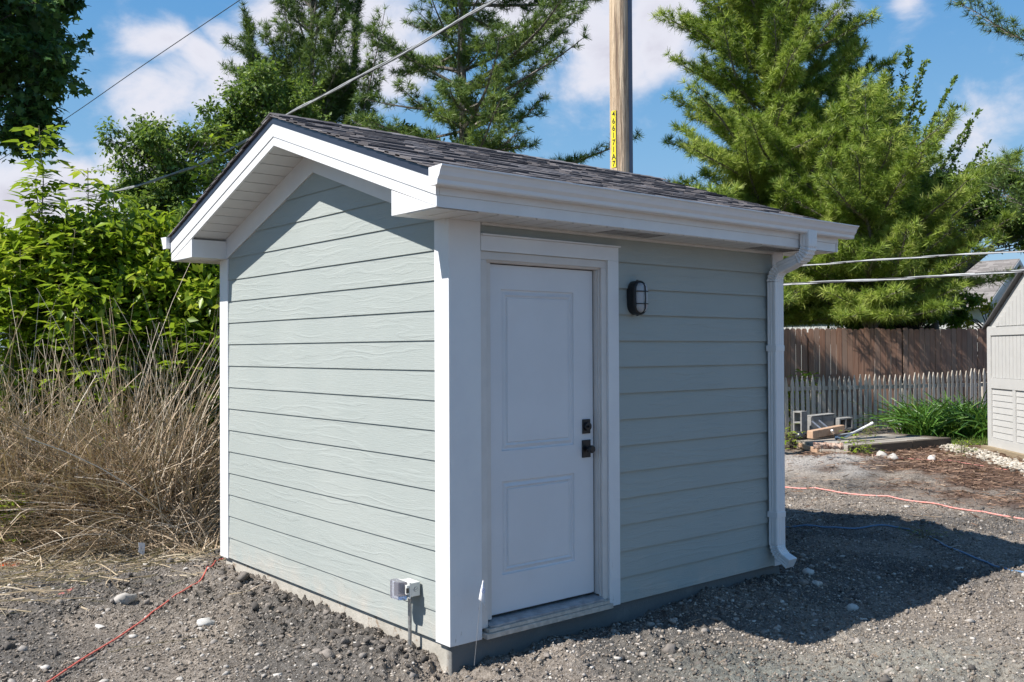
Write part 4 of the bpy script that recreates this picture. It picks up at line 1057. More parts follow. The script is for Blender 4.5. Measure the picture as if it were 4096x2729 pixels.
# ------------------------------------------------------------------ plants
def leaf_shape(kind):
    if kind == 'simple':        # folded pointed leaf: base, left, right, tip, mid
        v = np.array([(0, 0, 0), (.42, .24, .05), (.42, -.24, .05), (1, 0, -.06), (.45, 0, -.02)]); f = np.array([(0, 4, 1), (0, 2, 4), (1, 4, 3), (4, 2, 3)])
    elif kind == 'maple':
        v = np.array([(0, 0, 0), (.05, .34, .02), (.32, .22, .03), (.50, .52, .0), (.60, .17, .03), (1, 0, -.08), (.60, -.17, .03), (.50, -.52, .0), (.32, -.22, .03), (.05, -.34, .02), (.38, 0, 0)])
        f = np.array([(10, i, i-1) for i in range(1, 10)]+[(10, 0, 9)])[:, ::-1]
    else:                       # two triangle diamond
        v = np.array([(0, 0, 0), (.5, .28, .06), (1, 0, -.05), (.5, -.28, .06)]); f = np.array([(0, 2, 1), (0, 3, 2)])
    return v, f
def leaves(name, P, D, Nn, S, mat, tone, parent, kind='diamond', aspect=1.0):
    v, f = leaf_shape(kind); n = len(P); k = len(v)
    x = nrm(D); y = nrm(np.cross(Nn, x)); z = np.cross(x, y)
    out = P[:, None] + S[:, None, None]*(x[:, None]*v[None, :, 0:1] + y[:, None]*v[None, :, 1:2]*aspect + z[:, None]*v[None, :, 2:3])
    F = (f[None]+np.arange(n)[:, None, None]*k).reshape(-1, 3)
    return mesh_obj(name, out.reshape(-1, 3), F, mat, parent, tone=np.repeat(tone, len(f)))
def rv(n): return nrm(rng.normal(size=(n, 3)))

BK1 = bark_mat('grey_bark', (.10, .085, .07), (.22, .20, .175)); BKD = bark_mat('dark_bark', (.035, .03, .026), (.09, .075, .062)); BKS = simple('stem_bark', (.16, .14, .09), .8, var=.3)
PINEB = bark_mat('pine_bark', (.10, .085, .075), (.26, .23, .205))
ND = leaf_mat('blue_green_needles', (.055, .10, .033), (.175, .265, .07), (.30, .38, .10), .28, .5)
NL = leaf_mat('bright_needles', (.085, .15, .026), (.31, .41, .065), (.48, .54, .14), .3, .5)
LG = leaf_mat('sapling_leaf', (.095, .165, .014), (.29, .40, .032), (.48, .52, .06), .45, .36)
LD = leaf_mat('maple_leaf', (.025, .07, .024), (.085, .175, .055), (.17, .29, .08), .36, .38)
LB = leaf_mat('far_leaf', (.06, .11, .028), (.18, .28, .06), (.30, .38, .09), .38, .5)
LY = leaf_mat('yellow_leaf', (.25, .27, .02), (.50, .47, .03), (.65, .58, .05), .35, .5)
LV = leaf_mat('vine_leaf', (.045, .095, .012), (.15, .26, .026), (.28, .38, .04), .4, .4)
CAND = leaf_mat('pine_candle', (.25, .27, .10), (.40, .40, .18), None, .1, .6)

def needles(name, C, D, mat, parent, m=16, ln=.12, wd=.009, tone=None, spread=.8):
    n = len(C); tone = rng.random(n) if tone is None else tone
    d = nrm(D[:, None]*rng.uniform(.15, 1.1, (n, m, 1)) + nrm(rng.normal(size=(n, m, 3)))*spread)
    w = nrm(np.cross(d, rng.normal(size=(n, m, 3))))*wd*.5
    l = ln*rng.uniform(.75, 1.15, (n, m, 1)); b = C[:, None]+d*.01
    V = np.stack([b-w, b+w, b+d*l+w*.25-UZ*l*.05, b+d*l-w*.25-UZ*l*.05], 2).reshape(-1, 3)
    F = np.arange(n*m*4).reshape(-1, 4)
    tn_ = np.clip(np.repeat(tone, m)+rng.normal(0, .10, n*m), 0, 1)
    return mesh_obj(name, V, F, mat, parent, tone=tn_)

def pine(label, loc, H, env, hb, mat, sp=.42, per=5, sub=.16, tuft=.105, ln=.12, wd=.010, m=14, up=(5, 55), gap=0., candles=0, lean=(0, 0), rad=.14, group='pine trees behind the fences', custom=None, tn=(.5, .25), zmin=-9):
    loc = A(*loc); r = thing('pine_tree', label, 'pine tree', loc, group); q = MB()
    tr = [loc+A(lean[0]*t*H+.06*math.sin(t*9), lean[1]*t*H+.06*math.cos(t*7), t*H) for t in np.linspace(0, 1, 12)]
    q.tube(tr, [rad*(1-.93*t) for t in np.linspace(0, 1, 12)], 8)
    C = []; D = []; T = []; cand = []
    def trunk_at(h): t = h/H*11; i = min(10, int(t)); return tr[i]+(tr[i+1]-tr[i])*(t-i)
    def branch(s, az, el, Lb, curl, r0):
        n = max(4, int(Lb/.22)); p = A(*s); P = [p]; e = el
        az2 = az
        for i in range(n):
            t = i/n; e2 = e+curl*t; az2 += random.gauss(0, .07)
            p = p + A(math.cos(az2)*math.cos(e2), math.sin(az2)*math.cos(e2), math.sin(e2))*Lb/n; p[2] = max(p[2], zmin+.08); P.append(p)
        q.tube(P, [max(.004, r0*(1-.85*i/n)) for i in range(n+1)], 5, caps=False)
        bt = random.gauss(0, .16)
        d_acc = 0
        for i in range(1, n+1):
            t = i/n
            if t < .22: continue
            a = P[i-1]; b = P[i]; dirv = nrm(b-a); side = nrm(np.cross(dirv, UZ))
            k = max(1, int(np.linalg.norm(b-a)/sub+.5))
            for j in range(k):
                for sg in (-1, 1):
                    if random.random() < gap: continue
                    o = a+(b-a)*((j+random.random())/k)
                    sl2 = (.18+.42*Lb*.38*(1-t*.75))*random.uniform(.5, 1.15)
                    sd = nrm(dirv*.75+side*sg*random.uniform(.5, .95)+UZ*random.uniform(-.05, .45))
                    tip = o+sd*sl2
                    if min(tip[2], o[2]) < zmin: continue
                    q.tube([o, o+sd*sl2*.5-UZ*.01, tip], [.006, .005, .003], 3, caps=False)
                    nt_ = max(1, int(sl2/tuft))
                    for u_ in range(nt_):
                        f = (u_+1)/nt_
                        C.append(o+sd*sl2*f+rng.normal(0, .02, 3)); D.append(nrm(sd+UZ*.35)); T.append(tn[0]+bt+random.gauss(0, tn[1]*.6))
                    if candles and random.random() < candles: cand.append((tip, nrm(sd*.25+UZ)))
        C.append(P[-1]); D.append(nrm(P[-1]-P[-2]+UZ*.2)); T.append(tn[0]+bt)
    h = hb
    while h < H*.985:
        k = per+random.choice((-1, 0, 0, 1)); a0 = random.uniform(0, 6.28); fh = (h-hb)/(H-hb)
        for i in range(k):
            az = a0+i*6.28/k+random.uniform(-.35, .35)
            Lb = env(h, az)*random.choice((.6, .8, .95, 1.05, 1.2))*random.uniform(.9, 1.1)
            if Lb < .15: continue
            el = math.radians(up[0]+(up[1]-up[0])*fh**1.3+random.gauss(0, 13))
            branch(trunk_at(h)+A(0, 0, random.uniform(-.08, .08)), az, el, Lb, math.radians(random.uniform(5, 30)), .012+.014*Lb)
        h += sp*random.uniform(.5, 1.5)
    for c in (custom or []): branch(*c)
    C.append(tr[-1]); D.append(A(0, 0, 1)); T.append(.6)
    q.build('trunk', PINEB, r)
    needles('needle_crown', np.array(C), np.array(D), mat, r, m, ln, wd, np.clip(np.array(T)+rng.normal(0, .16, len(T)), 0, 1), .8)
    if cand:
        qq = MB()
        for p, d in cand: l = random.uniform(.10, .26); qq.tube([p, p+d*l*.5, p+d*l], [.009, .008, .004], 4, random.random(), caps=False)
        qq.build('candle_shoots', CAND, r)['kind'] = 'stuff'
    return r
def toward(p, u, v, d):       # azimuth, elevation, length from p to the seen point
    w = at(u, v, d)-A(*p); return math.atan2(w[1], w[0]), math.atan2(w[2], math.hypot(w[0], w[1])), float(np.linalg.norm(w))
def lerp_env(*pts):
    hs_, rs_ = zip(*pts); return lambda h, az: float(np.interp(h, hs_, rs_))

# big bright pines on the right
pine('tall bright green pine right of the utility pole, its top leaving the picture', base(3085, 27.5), 15.5, lerp_env((1.2, 3.2), (4, 3.7), (6, 3.4), (8, 2.8), (11.5, 2.8), (14, 1.7), (15.5, .5)), 1.6, NL, sp=.31, per=7, sub=.14, tuft=.17, ln=.215, wd=.0165, m=30, up=(4, 60), candles=.05, tn=(.6, .3), rad=.15, zmin=2.42)
pine('broad bright green pine hanging over the fences, right of the tallest bright pine', base(3480, 25.0), 7.9, lerp_env((1.6, 2.3), (3, 2.8), (5.0, 2.9), (7.9, .9)), 2.1, NL, sp=.29, per=7, sub=.135, tuft=.165, ln=.21, wd=.016, m=30, up=(2, 62), candles=.09, tn=(.62, .3), rad=.12, zmin=2.42)
pine('small bright pine low beside the pole behind the shed roof', base(2860, 21.0), 4.9, lerp_env((1, 1.9), (2.5, 2.0), (4.9, .5)), 2.3, NL, sp=.30, per=7, sub=.15, tuft=.17, ln=.21, wd=.016, m=30, up=(10, 60), candles=.08, tn=(.55, .3), rad=.07, zmin=2.42)
pine('dark pine filling the gap between the two big bright pines', base(3400, 29), 11.5, lerp_env((2, 2.4), (6, 2.4), (9, 1.8), (11.5, .6)), 2.0, ND, sp=.5, per=5, sub=.15, tuft=.13, ln=.18, wd=.018, m=22, up=(5, 55), tn=(.45, .3))
# two darker pines behind the roof
pB = base(1858, 25); azR = math.atan2(_R[1], _R[0])
def eB(h, az):
    r_ = np.interp(h, (3, 4.5, 6, 8.5, 10, 12, 16), (2.6, 3.4, 3.2, 3.1, 2.7, 2.4, .8)); return float(r_)*(1+.12*math.cos(az-azR))
pine('open dark green pine with a visible trunk behind the middle of the roof', pB, 16, eB, 3.2, ND, sp=.44, per=6, sub=.15, tuft=.145, ln=.19, wd=.0165, m=26, up=(0, 40), gap=.18, tn=(.5, .34), rad=.20)
pA = base(1250, 27)
cus = []
for u, v, h in ((985, 70, 4.2), (1000, 120, 4.3), (1420, 20, 4.6), (1540, 200, 4.4), (1090, 330, 4.0), (1480, 330, 4.2), (1130, -60, 5.0), (1330, -80, 5.4), (1010, 330, 3.6), (1580, 60, 5.0)):
    s = pA+A(0, 0, h); a_, e_, l_ = toward(s, u, v, 27+random.uniform(-1, 1)); cus.append((s, a_, e_-.16, l_, .32, .05))
pine('very dark pine with steep ascending limbs at the left end of the roof ridge', pA, 15.5, lerp_env((3, 2.0), (5, 2.3), (7, 2.2), (9, 2.0), (12, 1.8), (15, .8)), 2.6, ND, sp=.50, per=6, sub=.15, tuft=.145, ln=.19, wd=.0165, m=26, up=(20, 64), gap=.16, custom=cus, tn=(.34, .28), rad=.17)
# pine standing beyond the right edge: only its limbs reach into view
pR = base(4620, 16.5); cus = []
for u, v, h, d in ((3880, -5, 5.9, 16), (3960, 25, 5.8, 15.6), (3990, 668, 3.3, 16.2), (4010, 720, 3.1, 15.8)):
    s = pR+A(0, 0, h); a_, e_, l_ = toward(s, u, v, d); cus.append((s, a_, e_-.05, l_, .1, .03))
pine('pine reaching in from beyond the right edge with dangling limbs near the top corner', pR, 10, lerp_env((3, 1.2), (5, 1.3), (8, 1.1), (10, .4)), 3.0, ND, sp=.5, per=5, sub=.10, tuft=.11, ln=.13, wd=.011, m=22, custom=cus, tn=(.55, .3))

def broad(name, label, loc, H, crown, n, size, mat, barkm, kind='diamond', trunk_r=.15, clump=.45, ncl=70, seed=1, droop=.3, tn=(.5, .25), cat='tree', group=None, aspect=1.0, first=.3):
    """crown: list of ellipsoids (centre, radii); leaves gather in clumps on twigs reached by real limbs"""
    rs_ = random.Random(seed); loc = A(*loc); r = thing(name, label, cat, loc, group); q = MB()
    top = loc+A(rs_.uniform(-.3, .3), rs_.uniform(-.3, .3), H*.9); tr = [loc+(top-loc)*t+A(.12*math.sin(5*t+seed), .12*math.cos(4*t), 0)*min(1, 3*t) for t in np.linspace(0, 1, 9)]
    q.tube(tr, [trunk_r*(1-.9*t) for t in np.linspace(0, 1, 9)], 8)
    cl = []; vol = [a[1][0]*a[1][1]*a[1][2] for a in crown]
    for _ in range(ncl):
        c, rad = rs_.choices(crown, vol)[0]; d = A(*[rs_.gauss(0, 1) for _ in range(3)]); d = d/np.linalg.norm(d)*(rs_.random()**.38)
        cl.append(A(*c)+d*A(*rad))
    P = []; D = []; T = []
    for c in cl:
        t = min(.98, max(first, (c[2]-loc[2]-.5*np.linalg.norm((c-loc)[:2]))/(H*.9))); i = min(7, int(t*8)); s = tr[i]+(tr[i+1]-tr[i])*(t*8-i)
        mid = s+(c-s)*.5+A(0, 0, .12*np.linalg.norm(c-s)); q.tube([s, mid, c], [.012+.012*np.linalg.norm(c-s), .012, .004], 4, caps=False)
        k = int(n/ncl*rs_.uniform(.6, 1.4)); bt = rs_.gauss(0, .10); cr = clump*rs_.uniform(.65, 1.3)
        nt_ = max(3, k//14)
        for _ in range(nt_):
            dv = A(*[rs_.gauss(0, 1) for _ in range(3)]); dv = dv/np.linalg.norm(dv); dv[2] *= .75; e = c+dv*cr*rs_.uniform(.5, 1.1)
            q.tube([c, e-UZ*.02], [.005, .002], 3, caps=False)
            for j in range(max(1, k//nt_)):
                f = rs_.uniform(.15, 1.05); P.append(c+(e-c)*f+A(*[rs_.gauss(0, .06*cr+.03) for _ in range(3)])); D.append(dv*.6-UZ*droop+A(*[rs_.gauss(0, .5) for _ in range(3)])); T.append(tn[0]+bt+rs_.gauss(0, tn[1]))
    q.build('trunk', barkm, r); P = np.array(P); n_ = len(P)
    leaves('leaf_crown', P, np.array(D), nrm(rng.normal(0, .55, (n_, 3))+A(0, 0, 1)), size*rng.uniform(.5, 1.2, n_), mat, np.clip(np.array(T), 0, 1), r, kind, aspect)
    return r
def E(u, v, d, ru, rvv, rd=None): p = at(u, v, d); return (tuple(p), ((ru*d/FPX), (rd or ru)*d/FPX, rvv*d/FPX))

# dark maple leaning in at the top left
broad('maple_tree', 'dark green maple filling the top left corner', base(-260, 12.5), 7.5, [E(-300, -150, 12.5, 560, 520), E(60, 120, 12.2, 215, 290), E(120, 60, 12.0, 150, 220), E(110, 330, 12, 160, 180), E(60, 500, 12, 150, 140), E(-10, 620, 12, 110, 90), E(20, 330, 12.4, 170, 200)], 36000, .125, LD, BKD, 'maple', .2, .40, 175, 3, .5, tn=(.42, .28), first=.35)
# trees behind the hedge, left of the roof
broad('deciduous_tree', 'airy green tree behind the hedge below the clouds, left of the roof', base(700, 23), 6.6, [E(640, 640, 23, 180, 150), E(560, 560, 23, 110, 90), E(720, 820, 23, 190, 180), E(860, 520, 23.5, 130, 150), E(560, 880, 23, 150, 150)], 22000, .13, LB, BK1, 'diamond', .12, .5, 105, 5, .4, tn=(.45, .25), group='deciduous trees')
broad('deciduous_tree', 'grey green bushy tree directly behind the ridge, between the dark pine and the airy tree', base(1060, 24), 7.4, [E(1060, 430, 24, 170, 190), E(980, 620, 24, 190, 200), E(1200, 560, 24.5, 170, 160)], 24000, .12, LB, BK1, 'diamond', .12, .5, 100, 6, .35, tn=(.45, .28), group='deciduous trees')
broad('deciduous_tree', 'low green tree line showing under the dark pines along the roof ridge', base(1560, 29), 5.6, [E(1430, 600, 29, 260, 110), E(1650, 640, 29, 230, 110), E(1900, 620, 29.5, 180, 90)], 16000, .14, LB, BK1, 'diamond', .12, .5, 60, 7, .35, tn=(.4, .25), group='deciduous trees')
# feathery elm and mass on the right
def elm():
    loc = base(3540, 27); r = thing('elm_tree', 'feathery elm with long arching leafy branches behind the bright pines', 'tree', loc, 'deciduous trees'); q = MB(); q.tube([loc, loc+A(0, 0, 3.2), loc+A(.2, 0, 5.6)], [.16, .12, .04], 8); P = []; D = []; T = []
    for u, v, h, k in ((3640, 190, 4.6, .6), (3830, 300, 4.4, .5), (3700, 250, 4.8, .5), (3920, 440, 3.8, .35), (3950, 575, 3.2, .3), (3830, 420, 3.6, .3), (3760, 520, 3.2, .3), (3560, 260, 4.8, .5), (3880, 520, 3.0, .2), (3690, 420, 3.8, .4)):
        s = loc+A(.1, 0, h); e = at(u, v, 26.5+random.uniform(-.6, .6)); m_ = (s+e)/2+UZ*np.linalg.norm(e-s)*.22*k*1.6
        B = [(1-t)**2*s+2*t*(1-t)*m_+t*t*e for t in np.linspace(0, 1, 16)]; q.tube(B, [.035*(1-.9*t) for t in np.linspace(0, 1, 16)], 5, caps=False)
        for i in range(4, 16):
            dv = nrm(B[i]-B[i-1]); sd = nrm(np.cross(dv, UZ))
            for sg in (-1, 1):
                for _ in range(2):
                    l = random.uniform(.18, .6)*(1.15-i/16); w = nrm(dv*.7+sd*sg*random.uniform(.3, .9)+UZ*random.uniform(-.35, .35)); o = B[i]-(B[i]-B[i-1])*random.random(); q.tube([o, o+w*l], [.006, .003], 3, caps=False)
                    for j in range(int(l/.014)+3): P.append(o+w*l*random.random()+rng.normal(0, .025, 3)); D.append(w+rng.normal(0, .5, 3)); T.append(random.gauss(.55, .22))
    q.build('trunk', BK1, r); n_ = len(P); leaves('leaf_crown', np.array(P), np.array(D), nrm(rng.normal(0, .6, (n_, 3))+UZ), rng.uniform(.08, .13, n_), LB, np.clip(T, 0, 1), r)
elm()
broad('deciduous_tree', 'dense green tree at the right edge above the distant roof', base(3770, 26), 6.0, [E(3900, 930, 26, 150, 60), E(4070, 900, 25.5, 150, 100), E(3960, 800, 26, 230, 150), E(3740, 780, 26.5, 160, 130), E(4150, 830, 26, 220, 160), E(3720, 960, 26.5, 120, 110)], 26000, .13, LB, BK1, 'diamond', .14, .45, 110, 8, .4, tn=(.45, .25), group='deciduous trees', first=.6)
broad('deciduous_shrub', 'dark glossy shrub behind the brown fence below the distant roof', base(3650, 26.3), 3.4, [E(3600, 1190, 26.3, 190, 130), E(3800, 1215, 26.6, 110, 75), E(3400, 1230, 26.3, 200, 110)], 20000, .13, LV, BKD, 'diamond', .05, .35, 70, 9, .4, tn=(.3, .22), cat='shrub', first=.1)
broad('deciduous_shrub', 'yellow leaved shrub between the dark shrub and the resin shed roof', base(3930, 27.5), 2.7, [E(3930, 1240, 27.5, 75, 70), E(3850, 1290, 27.5, 90, 50), E(3560, 1300, 27.5, 120, 50)], 2200, .13, LY, BKD, 'diamond', .04, .3, 26, 10, .3, cat='shrub', first=.1)

# hedge of saplings on the left: compound leaves on whippy stems
def sapling(label, loc, H, nst, spread, mat, n_leaf=13, size=.105, seed=1, lean=0, lows=.25, group='saplings in the overgrown hedge', name='sapling', tn=(.5, .27), pairs=3, bunch=1.0, cat='sapling'):
    rs_ = random.Random(seed); loc = A(*loc); r = thing(name, label, cat, loc, group); q = MB(); P = []; D = []; Nn = []; S = []; T = []
    for k in range(nst):
        h = H*(1 if k == 0 else rs_.uniform(.45, .95)); a = rs_.uniform(0, 6.28); sp_ = spread*rs_.random()**.6; b0 = loc+A(math.cos(a), math.sin(a), 0)*sp_*.35
        tip = loc+A(math.cos(a), math.sin(a), 0)*sp_+A(lean*h*.1, 0, h); st_ = [b0+(tip-b0)*t+A(rs_.uniform(-.03, .03), rs_.uniform(-.03, .03), 0)*h*.4*math.sin(3*t) for t in np.linspace(0, 1, 8)]
        q.tube(st_, [.004+.010*(1-t)*min(1.6, h/2) for t in np.linspace(0, 1, 8)], 5, caps=False)
        nl = int(n_leaf*h*bunch*1.6); ph = rs_.uniform(0, 6.28); bt = rs_.gauss(0, .1)
        for i in range(nl):
            t = lows+(1-lows)*(i+rs_.random())/nl; j = min(6, int(t*7)); o = st_[j]+(st_[j+1]-st_[j])*(t*7-j)
            ph += 2.4; up_ = .25+.5*t; w = nrm(A(math.cos(ph), math.sin(ph), up_+rs_.uniform(-.3, .3))); ln_ = rs_.uniform(.18, .36)*(1.1-.35*t)
            R_ = [o+w*ln_*s_-UZ*ln_*.35*s_*s_ for s_ in np.linspace(0, 1, 5)]; q.tube(R_, [.003, .0025, .002, .002, .0015], 3, caps=False)
            sd = nrm(np.cross(w, UZ)); tl = tn[0]+bt+rs_.gauss(0, .15)
            for g_ in range(pairs):
                s_ = (g_+1)/pairs; c = o+w*ln_*s_*.95-UZ*ln_*.35*s_*s_
                for sg in (-1, 1):
                    P.append(c); D.append(w*.55+sd*sg*.9-UZ*rs_.uniform(.15, .75)); Nn.append(UZ*1.0+w*.2+A(*[rs_.gauss(0, .25) for _ in range(3)])); S.append(size*rs_.uniform(.5, 1.2)); T.append(tl+rs_.gauss(0, tn[1]*.5))
            P.append(R_[-1]); D.append(w*.8-UZ*rs_.uniform(.2, .8)); Nn.append(UZ+A(*[rs_.gauss(0, .25) for _ in range(3)])); S.append(size*1.25); T.append(tl)
    q.build('stems', BKS, r); leaves('leaves', np.array(P), np.array(D), np.array(Nn), np.array(S), mat, np.clip(np.array(T), 0, 1), r, 'simple', .95); return r
sapling('tallest sapling on the left, its drooping leaflets against the clouds', base(295, 10.6), 4.35, 9, .5, LG, 9, .155, 11, tn=(.62, .3), lows=.35)
sapling('leafy sapling at the far left edge above the dry grass', base(40, 10.4), 2.7, 20, .85, LG, 10, .15, 12, tn=(.6, .3))
sapling('slim sapling leaning at left with sparse paired leaves against the sky', base(120, 10.2), 3.5, 8, .45, LG, 9, .15, 13, lean=.6, tn=(.6, .3), lows=.4)
sapling('bright bushy sapling between the tallest sapling and the shed eave', base(540, 10.6), 3.0, 24, .85, LG, 10, .15, 14, tn=(.62, .28))
sapling('bright bushy sapling directly left of the shed eave', base(770, 10.8), 2.6, 22, .75, LG, 10, .15, 15, tn=(.58, .28))
sapling('bright sapling rising behind the left roof slope', base(945, 12.6), 4.75, 9, .55, LG, 10, .13, 16, tn=(.66, .26), lows=.45)
sapling('shorter bright sapling at the left roof slope below the taller one', base(855, 12.3), 3.7, 10, .5, LG, 10, .125, 19, tn=(.64, .26), lows=.4)
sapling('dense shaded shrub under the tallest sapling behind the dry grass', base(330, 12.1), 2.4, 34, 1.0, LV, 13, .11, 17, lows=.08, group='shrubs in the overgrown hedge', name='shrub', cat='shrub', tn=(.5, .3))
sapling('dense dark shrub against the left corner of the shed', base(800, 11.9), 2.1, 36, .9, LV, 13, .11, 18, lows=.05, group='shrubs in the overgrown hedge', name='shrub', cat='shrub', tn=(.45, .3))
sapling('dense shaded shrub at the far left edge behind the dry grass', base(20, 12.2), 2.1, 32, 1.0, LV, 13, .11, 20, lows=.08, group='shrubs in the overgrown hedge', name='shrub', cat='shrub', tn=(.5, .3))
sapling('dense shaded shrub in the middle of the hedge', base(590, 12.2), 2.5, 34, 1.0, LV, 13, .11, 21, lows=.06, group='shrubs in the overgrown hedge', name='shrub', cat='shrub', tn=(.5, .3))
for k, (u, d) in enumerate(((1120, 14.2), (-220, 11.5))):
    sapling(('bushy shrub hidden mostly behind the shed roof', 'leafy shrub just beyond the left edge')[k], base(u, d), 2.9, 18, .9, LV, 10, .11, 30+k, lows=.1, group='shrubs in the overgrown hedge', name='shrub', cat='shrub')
for k, (u, cr, lb) in enumerate(((60, [E(40, 1110, 10.65, 180, 170), E(-120, 1080, 10.85, 190, 180), E(130, 1230, 10.55, 160, 130)], 'broad bright bush at the far left edge behind the saplings'), (340, [E(330, 1080, 10.85, 190, 190), E(380, 1240, 10.55, 190, 130), E(230, 1180, 10.65, 130, 130)], 'broad bright bush below the tallest sapling'),
        (590, [E(580, 1060, 10.95, 170, 180), E(620, 1230, 10.65, 170, 140)], 'broad bright bush in the middle of the hedge'), (790, [E(780, 1130, 11.05, 130, 160), E(810, 1270, 10.75, 120, 150), E(700, 1030, 11.15, 100, 80)], 'broad bright bush touching the left wall corner of the shed'))):
    broad('bush', lb, base(u, 11.4), 2.4, cr, 6200, .14, LG, BKD, 'simple', .03, .36, 60, 40+k, .35, tn=(.52, .3), cat='bush', group='bushes in the overgrown hedge', first=.05)
# weathered fence behind the hedge
o = base(-420, 14.2); T = fr(o, nrm(_R*.97-_F*.1), nrm(_F)); bf = thing('board_fence', 'weathered pale board fence showing through gaps in the hedge', 'fence', o)
q = MB()
for i in range(40): q.obox(T(i*.145, 0, 0), nrm(_R*.97-_F*.1), nrm(_F), UZ, .138, .02, 1.75+random.uniform(-.02, .02), random.random())
q.build('board_panel', PK, bf); q = MB()
for z in (.3, 1.4): q.obox(T(0, .021, z), nrm(_R*.97-_F*.1), nrm(_F), UZ, 5.8, .04, .09)
q.build('rail', PK, bf)

# dry grass thicket in front of the hedge
DG = strand_mat('dead_grass', (.17, .125, .085), (.52, .39, .26), (.70, .62, .51), trans=.12)
def thicket(name, n, u0, u1, d0, d1, ln, kind, wd, tone):
    u = rng.uniform(u0, u1, n); d = rng.uniform(d0, d1, n); B = np.array([base(a, b) for a, b in zip(u, d)]); B[:, 2] = gh(B[:, 0], B[:, 1])+rng.uniform(-.01, .03, n)
    cl = fbm(u*.012, d*2.2, 5, 2)
    a = rng.uniform(0, 2*np.pi, n); tilt = np.abs(rng.normal(0, kind[0], n)); lean = (fbm(u*.006+3, d*1.1, 9, 2)-.5)*kind[2]
    D = nrm(np.stack([np.cos(a)*tilt+lean*_R[0], np.sin(a)*tilt+lean*_R[1], np.ones(n)], -1))
    bd = np.stack([np.cos(a+rng.normal(0, .5, n))*kind[1]*rng.random(n), np.sin(a)*kind[1]*rng.random(n), -kind[1]*.75*rng.random(n)], -1)
    L_ = rng.uniform(*ln, n)*(.55+.8*cl); tp = B+(D+bd)*L_[:, None]; mp = B+(D*.6+bd*.36)*L_[:, None]; wd_ = rng.uniform(*wd, n); tn_ = np.clip(rng.normal(*tone, n)+(cl-.5)*.3, 0, 1)
    k = ~(((tp[:, 0] > -.9) & (tp[:, 1] < 4.3)) | ((mp[:, 0] > -.7) & (mp[:, 1] < 4.1))); B, D, L_, bd, wd_, tn_ = B[k], D[k], L_[k], bd[k], wd_[k], tn_[k]
    return struct(ribbons(name, B, D, L_, bd, wd_, DG, tn_, 6, taper=.5), 'stuff')
thicket('dry_grass', 5600, -420, 830, 9.15, 10.6, (.75, 1.9), (.38, .65, 1.2), (.009, .017), (.48, .32))
thicket('dry_grass_stalks', 900, -350, 800, 9.3, 10.7, (1.5, 2.35), (.16, .25, .5), (.006, .010), (.75, .2))
thicket('bent_grass', 2600, -420, 800, 9.0, 10.2, (.6, 1.4), (.9, 1.0, 1.4), (.007, .013), (.60, .26))
thicket('trampled_grass', 3400, -420, 880, 8.75, 9.4, (.20, .60), (1.5, .9, 1.2), (.006, .011), (.66, .24))
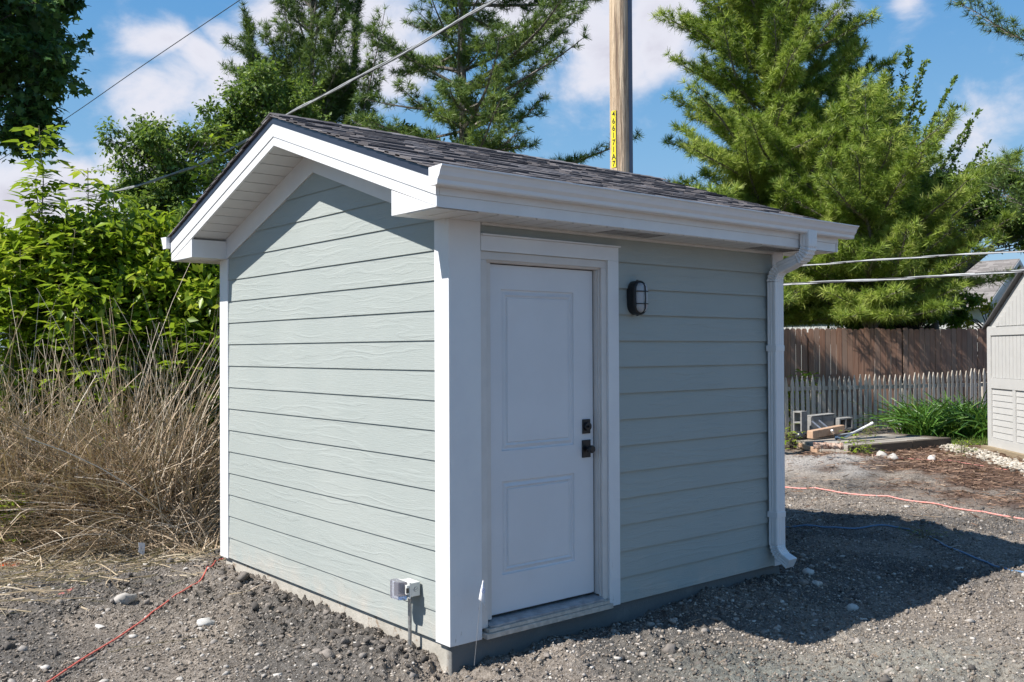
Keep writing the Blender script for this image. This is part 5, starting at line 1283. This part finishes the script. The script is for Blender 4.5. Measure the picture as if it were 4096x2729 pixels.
# green sprigs in the dead grass and weeds about the yard
for k, (u, v, h, s, lb) in enumerate(((745, 2085, .38, .07, 'yellow green weed at the foot of the dry grass by the shed corner'), (40, 1900, .5, .07, 'yellow green sprig in the dry grass at the left edge'))):
    p = onz(u, v); p = p if k == 0 else base(40, 9.1)
    sapling(lb, p, h, 5, .14, LG, 30, s, 50+k, lows=.2, group='weeds', name='weed', cat='weed', tn=(.75, .2), pairs=2)
for k, (u, v, h, lb) in enumerate(((3148, 1800, .45, 'leafy weed right of the downspout at the left end of the platform'), (3445, 1830, .42, 'thin grassy weed at the front timber of the platform'), (3850, 1828, .28, 'bushy green weed at the right end of the platform timber'), (3480, 1745, .22, 'low yellow green weed at the back of the platform'), (3700, 2165, .12, 'tiny green weed in the shadow beside the blue cord'))):
    p = onz(u, v); sapling(lb, p, h, 6, h*.5, LG, int(12/h**.5), .06*min(1, h*2.5), 60+k, lows=.1, group='weeds', name='weed', cat='weed', tn=(.55, .25), pairs=2)
sapling('light green leafy plant showing between pickets left of the picket fence', base(3170, 21.3), 1.35, 9, .5, LG, 14, .15, 70, lows=.2, group='weeds', name='weed', cat='weed', tn=(.8, .2), pairs=2)

# daylilies
DL = leaf_mat('daylily_blade', (.03, .085, .018), (.10, .22, .035), (.20, .33, .07), .25, .35)
for k, (u, d) in enumerate(((3640, 19.6), (3740, 19.9), (3830, 19.3), (3905, 19.9), (3700, 19.0), (3800, 20.6), (3925, 18.8))):
    p = base(u, d); n = 135; B = p+np.stack([rng.normal(0, .11, n), rng.normal(0, .11, n), np.zeros(n)], -1); a = rng.uniform(0, 6.28, n); ti = np.abs(rng.normal(.25, .22, n))
    D = nrm(np.stack([np.cos(a)*ti, np.sin(a)*ti, np.ones(n)], -1)); be = rng.uniform(.25, .75, n); bd = np.stack([np.cos(a)*be*.8, np.sin(a)*be*.8, -be*.95], -1)
    ft = thing('daylily', ('leftmost daylily clump beside the pickets', 'tall daylily clump behind the front left one', 'daylily clump in the middle of the row', 'daylily clump touching the resin shed corner at the back', 'front left daylily clump near the platform timber', 'rear daylily clump against the pickets', 'front right daylily clump beside the resin shed')[k], 'daylily', p, 'daylilies by the resin shed')
    ribbons('blades', B, D, rng.uniform(.85, 1.4, n), bd, rng.uniform(.03, .052, n), DL, np.clip(rng.normal(.5, .28, n), 0, 1), 7, ft, taper=.25)
# short grass between daylilies and gravel
n = 5000; u = rng.uniform(3600, 3990, n); v = rng.uniform(1752, 1792, n); B = np.array([onz(a, b) for a, b in zip(u, v)]); B[:, 2] = gh(B[:, 0], B[:, 1])
struct(ribbons('lawn_grass', B, nrm(rng.normal(0, .4, (n, 3))*A(1, 1, .2)+UZ), rng.uniform(.04, .10, n), rng.normal(0, .3, (n, 3)), rng.uniform(.006, .011, n), leaf_mat('lawn_blade', (.07, .13, .02), (.17, .25, .05), None, .25, .5), rng.random(n), 3), 'stuff')
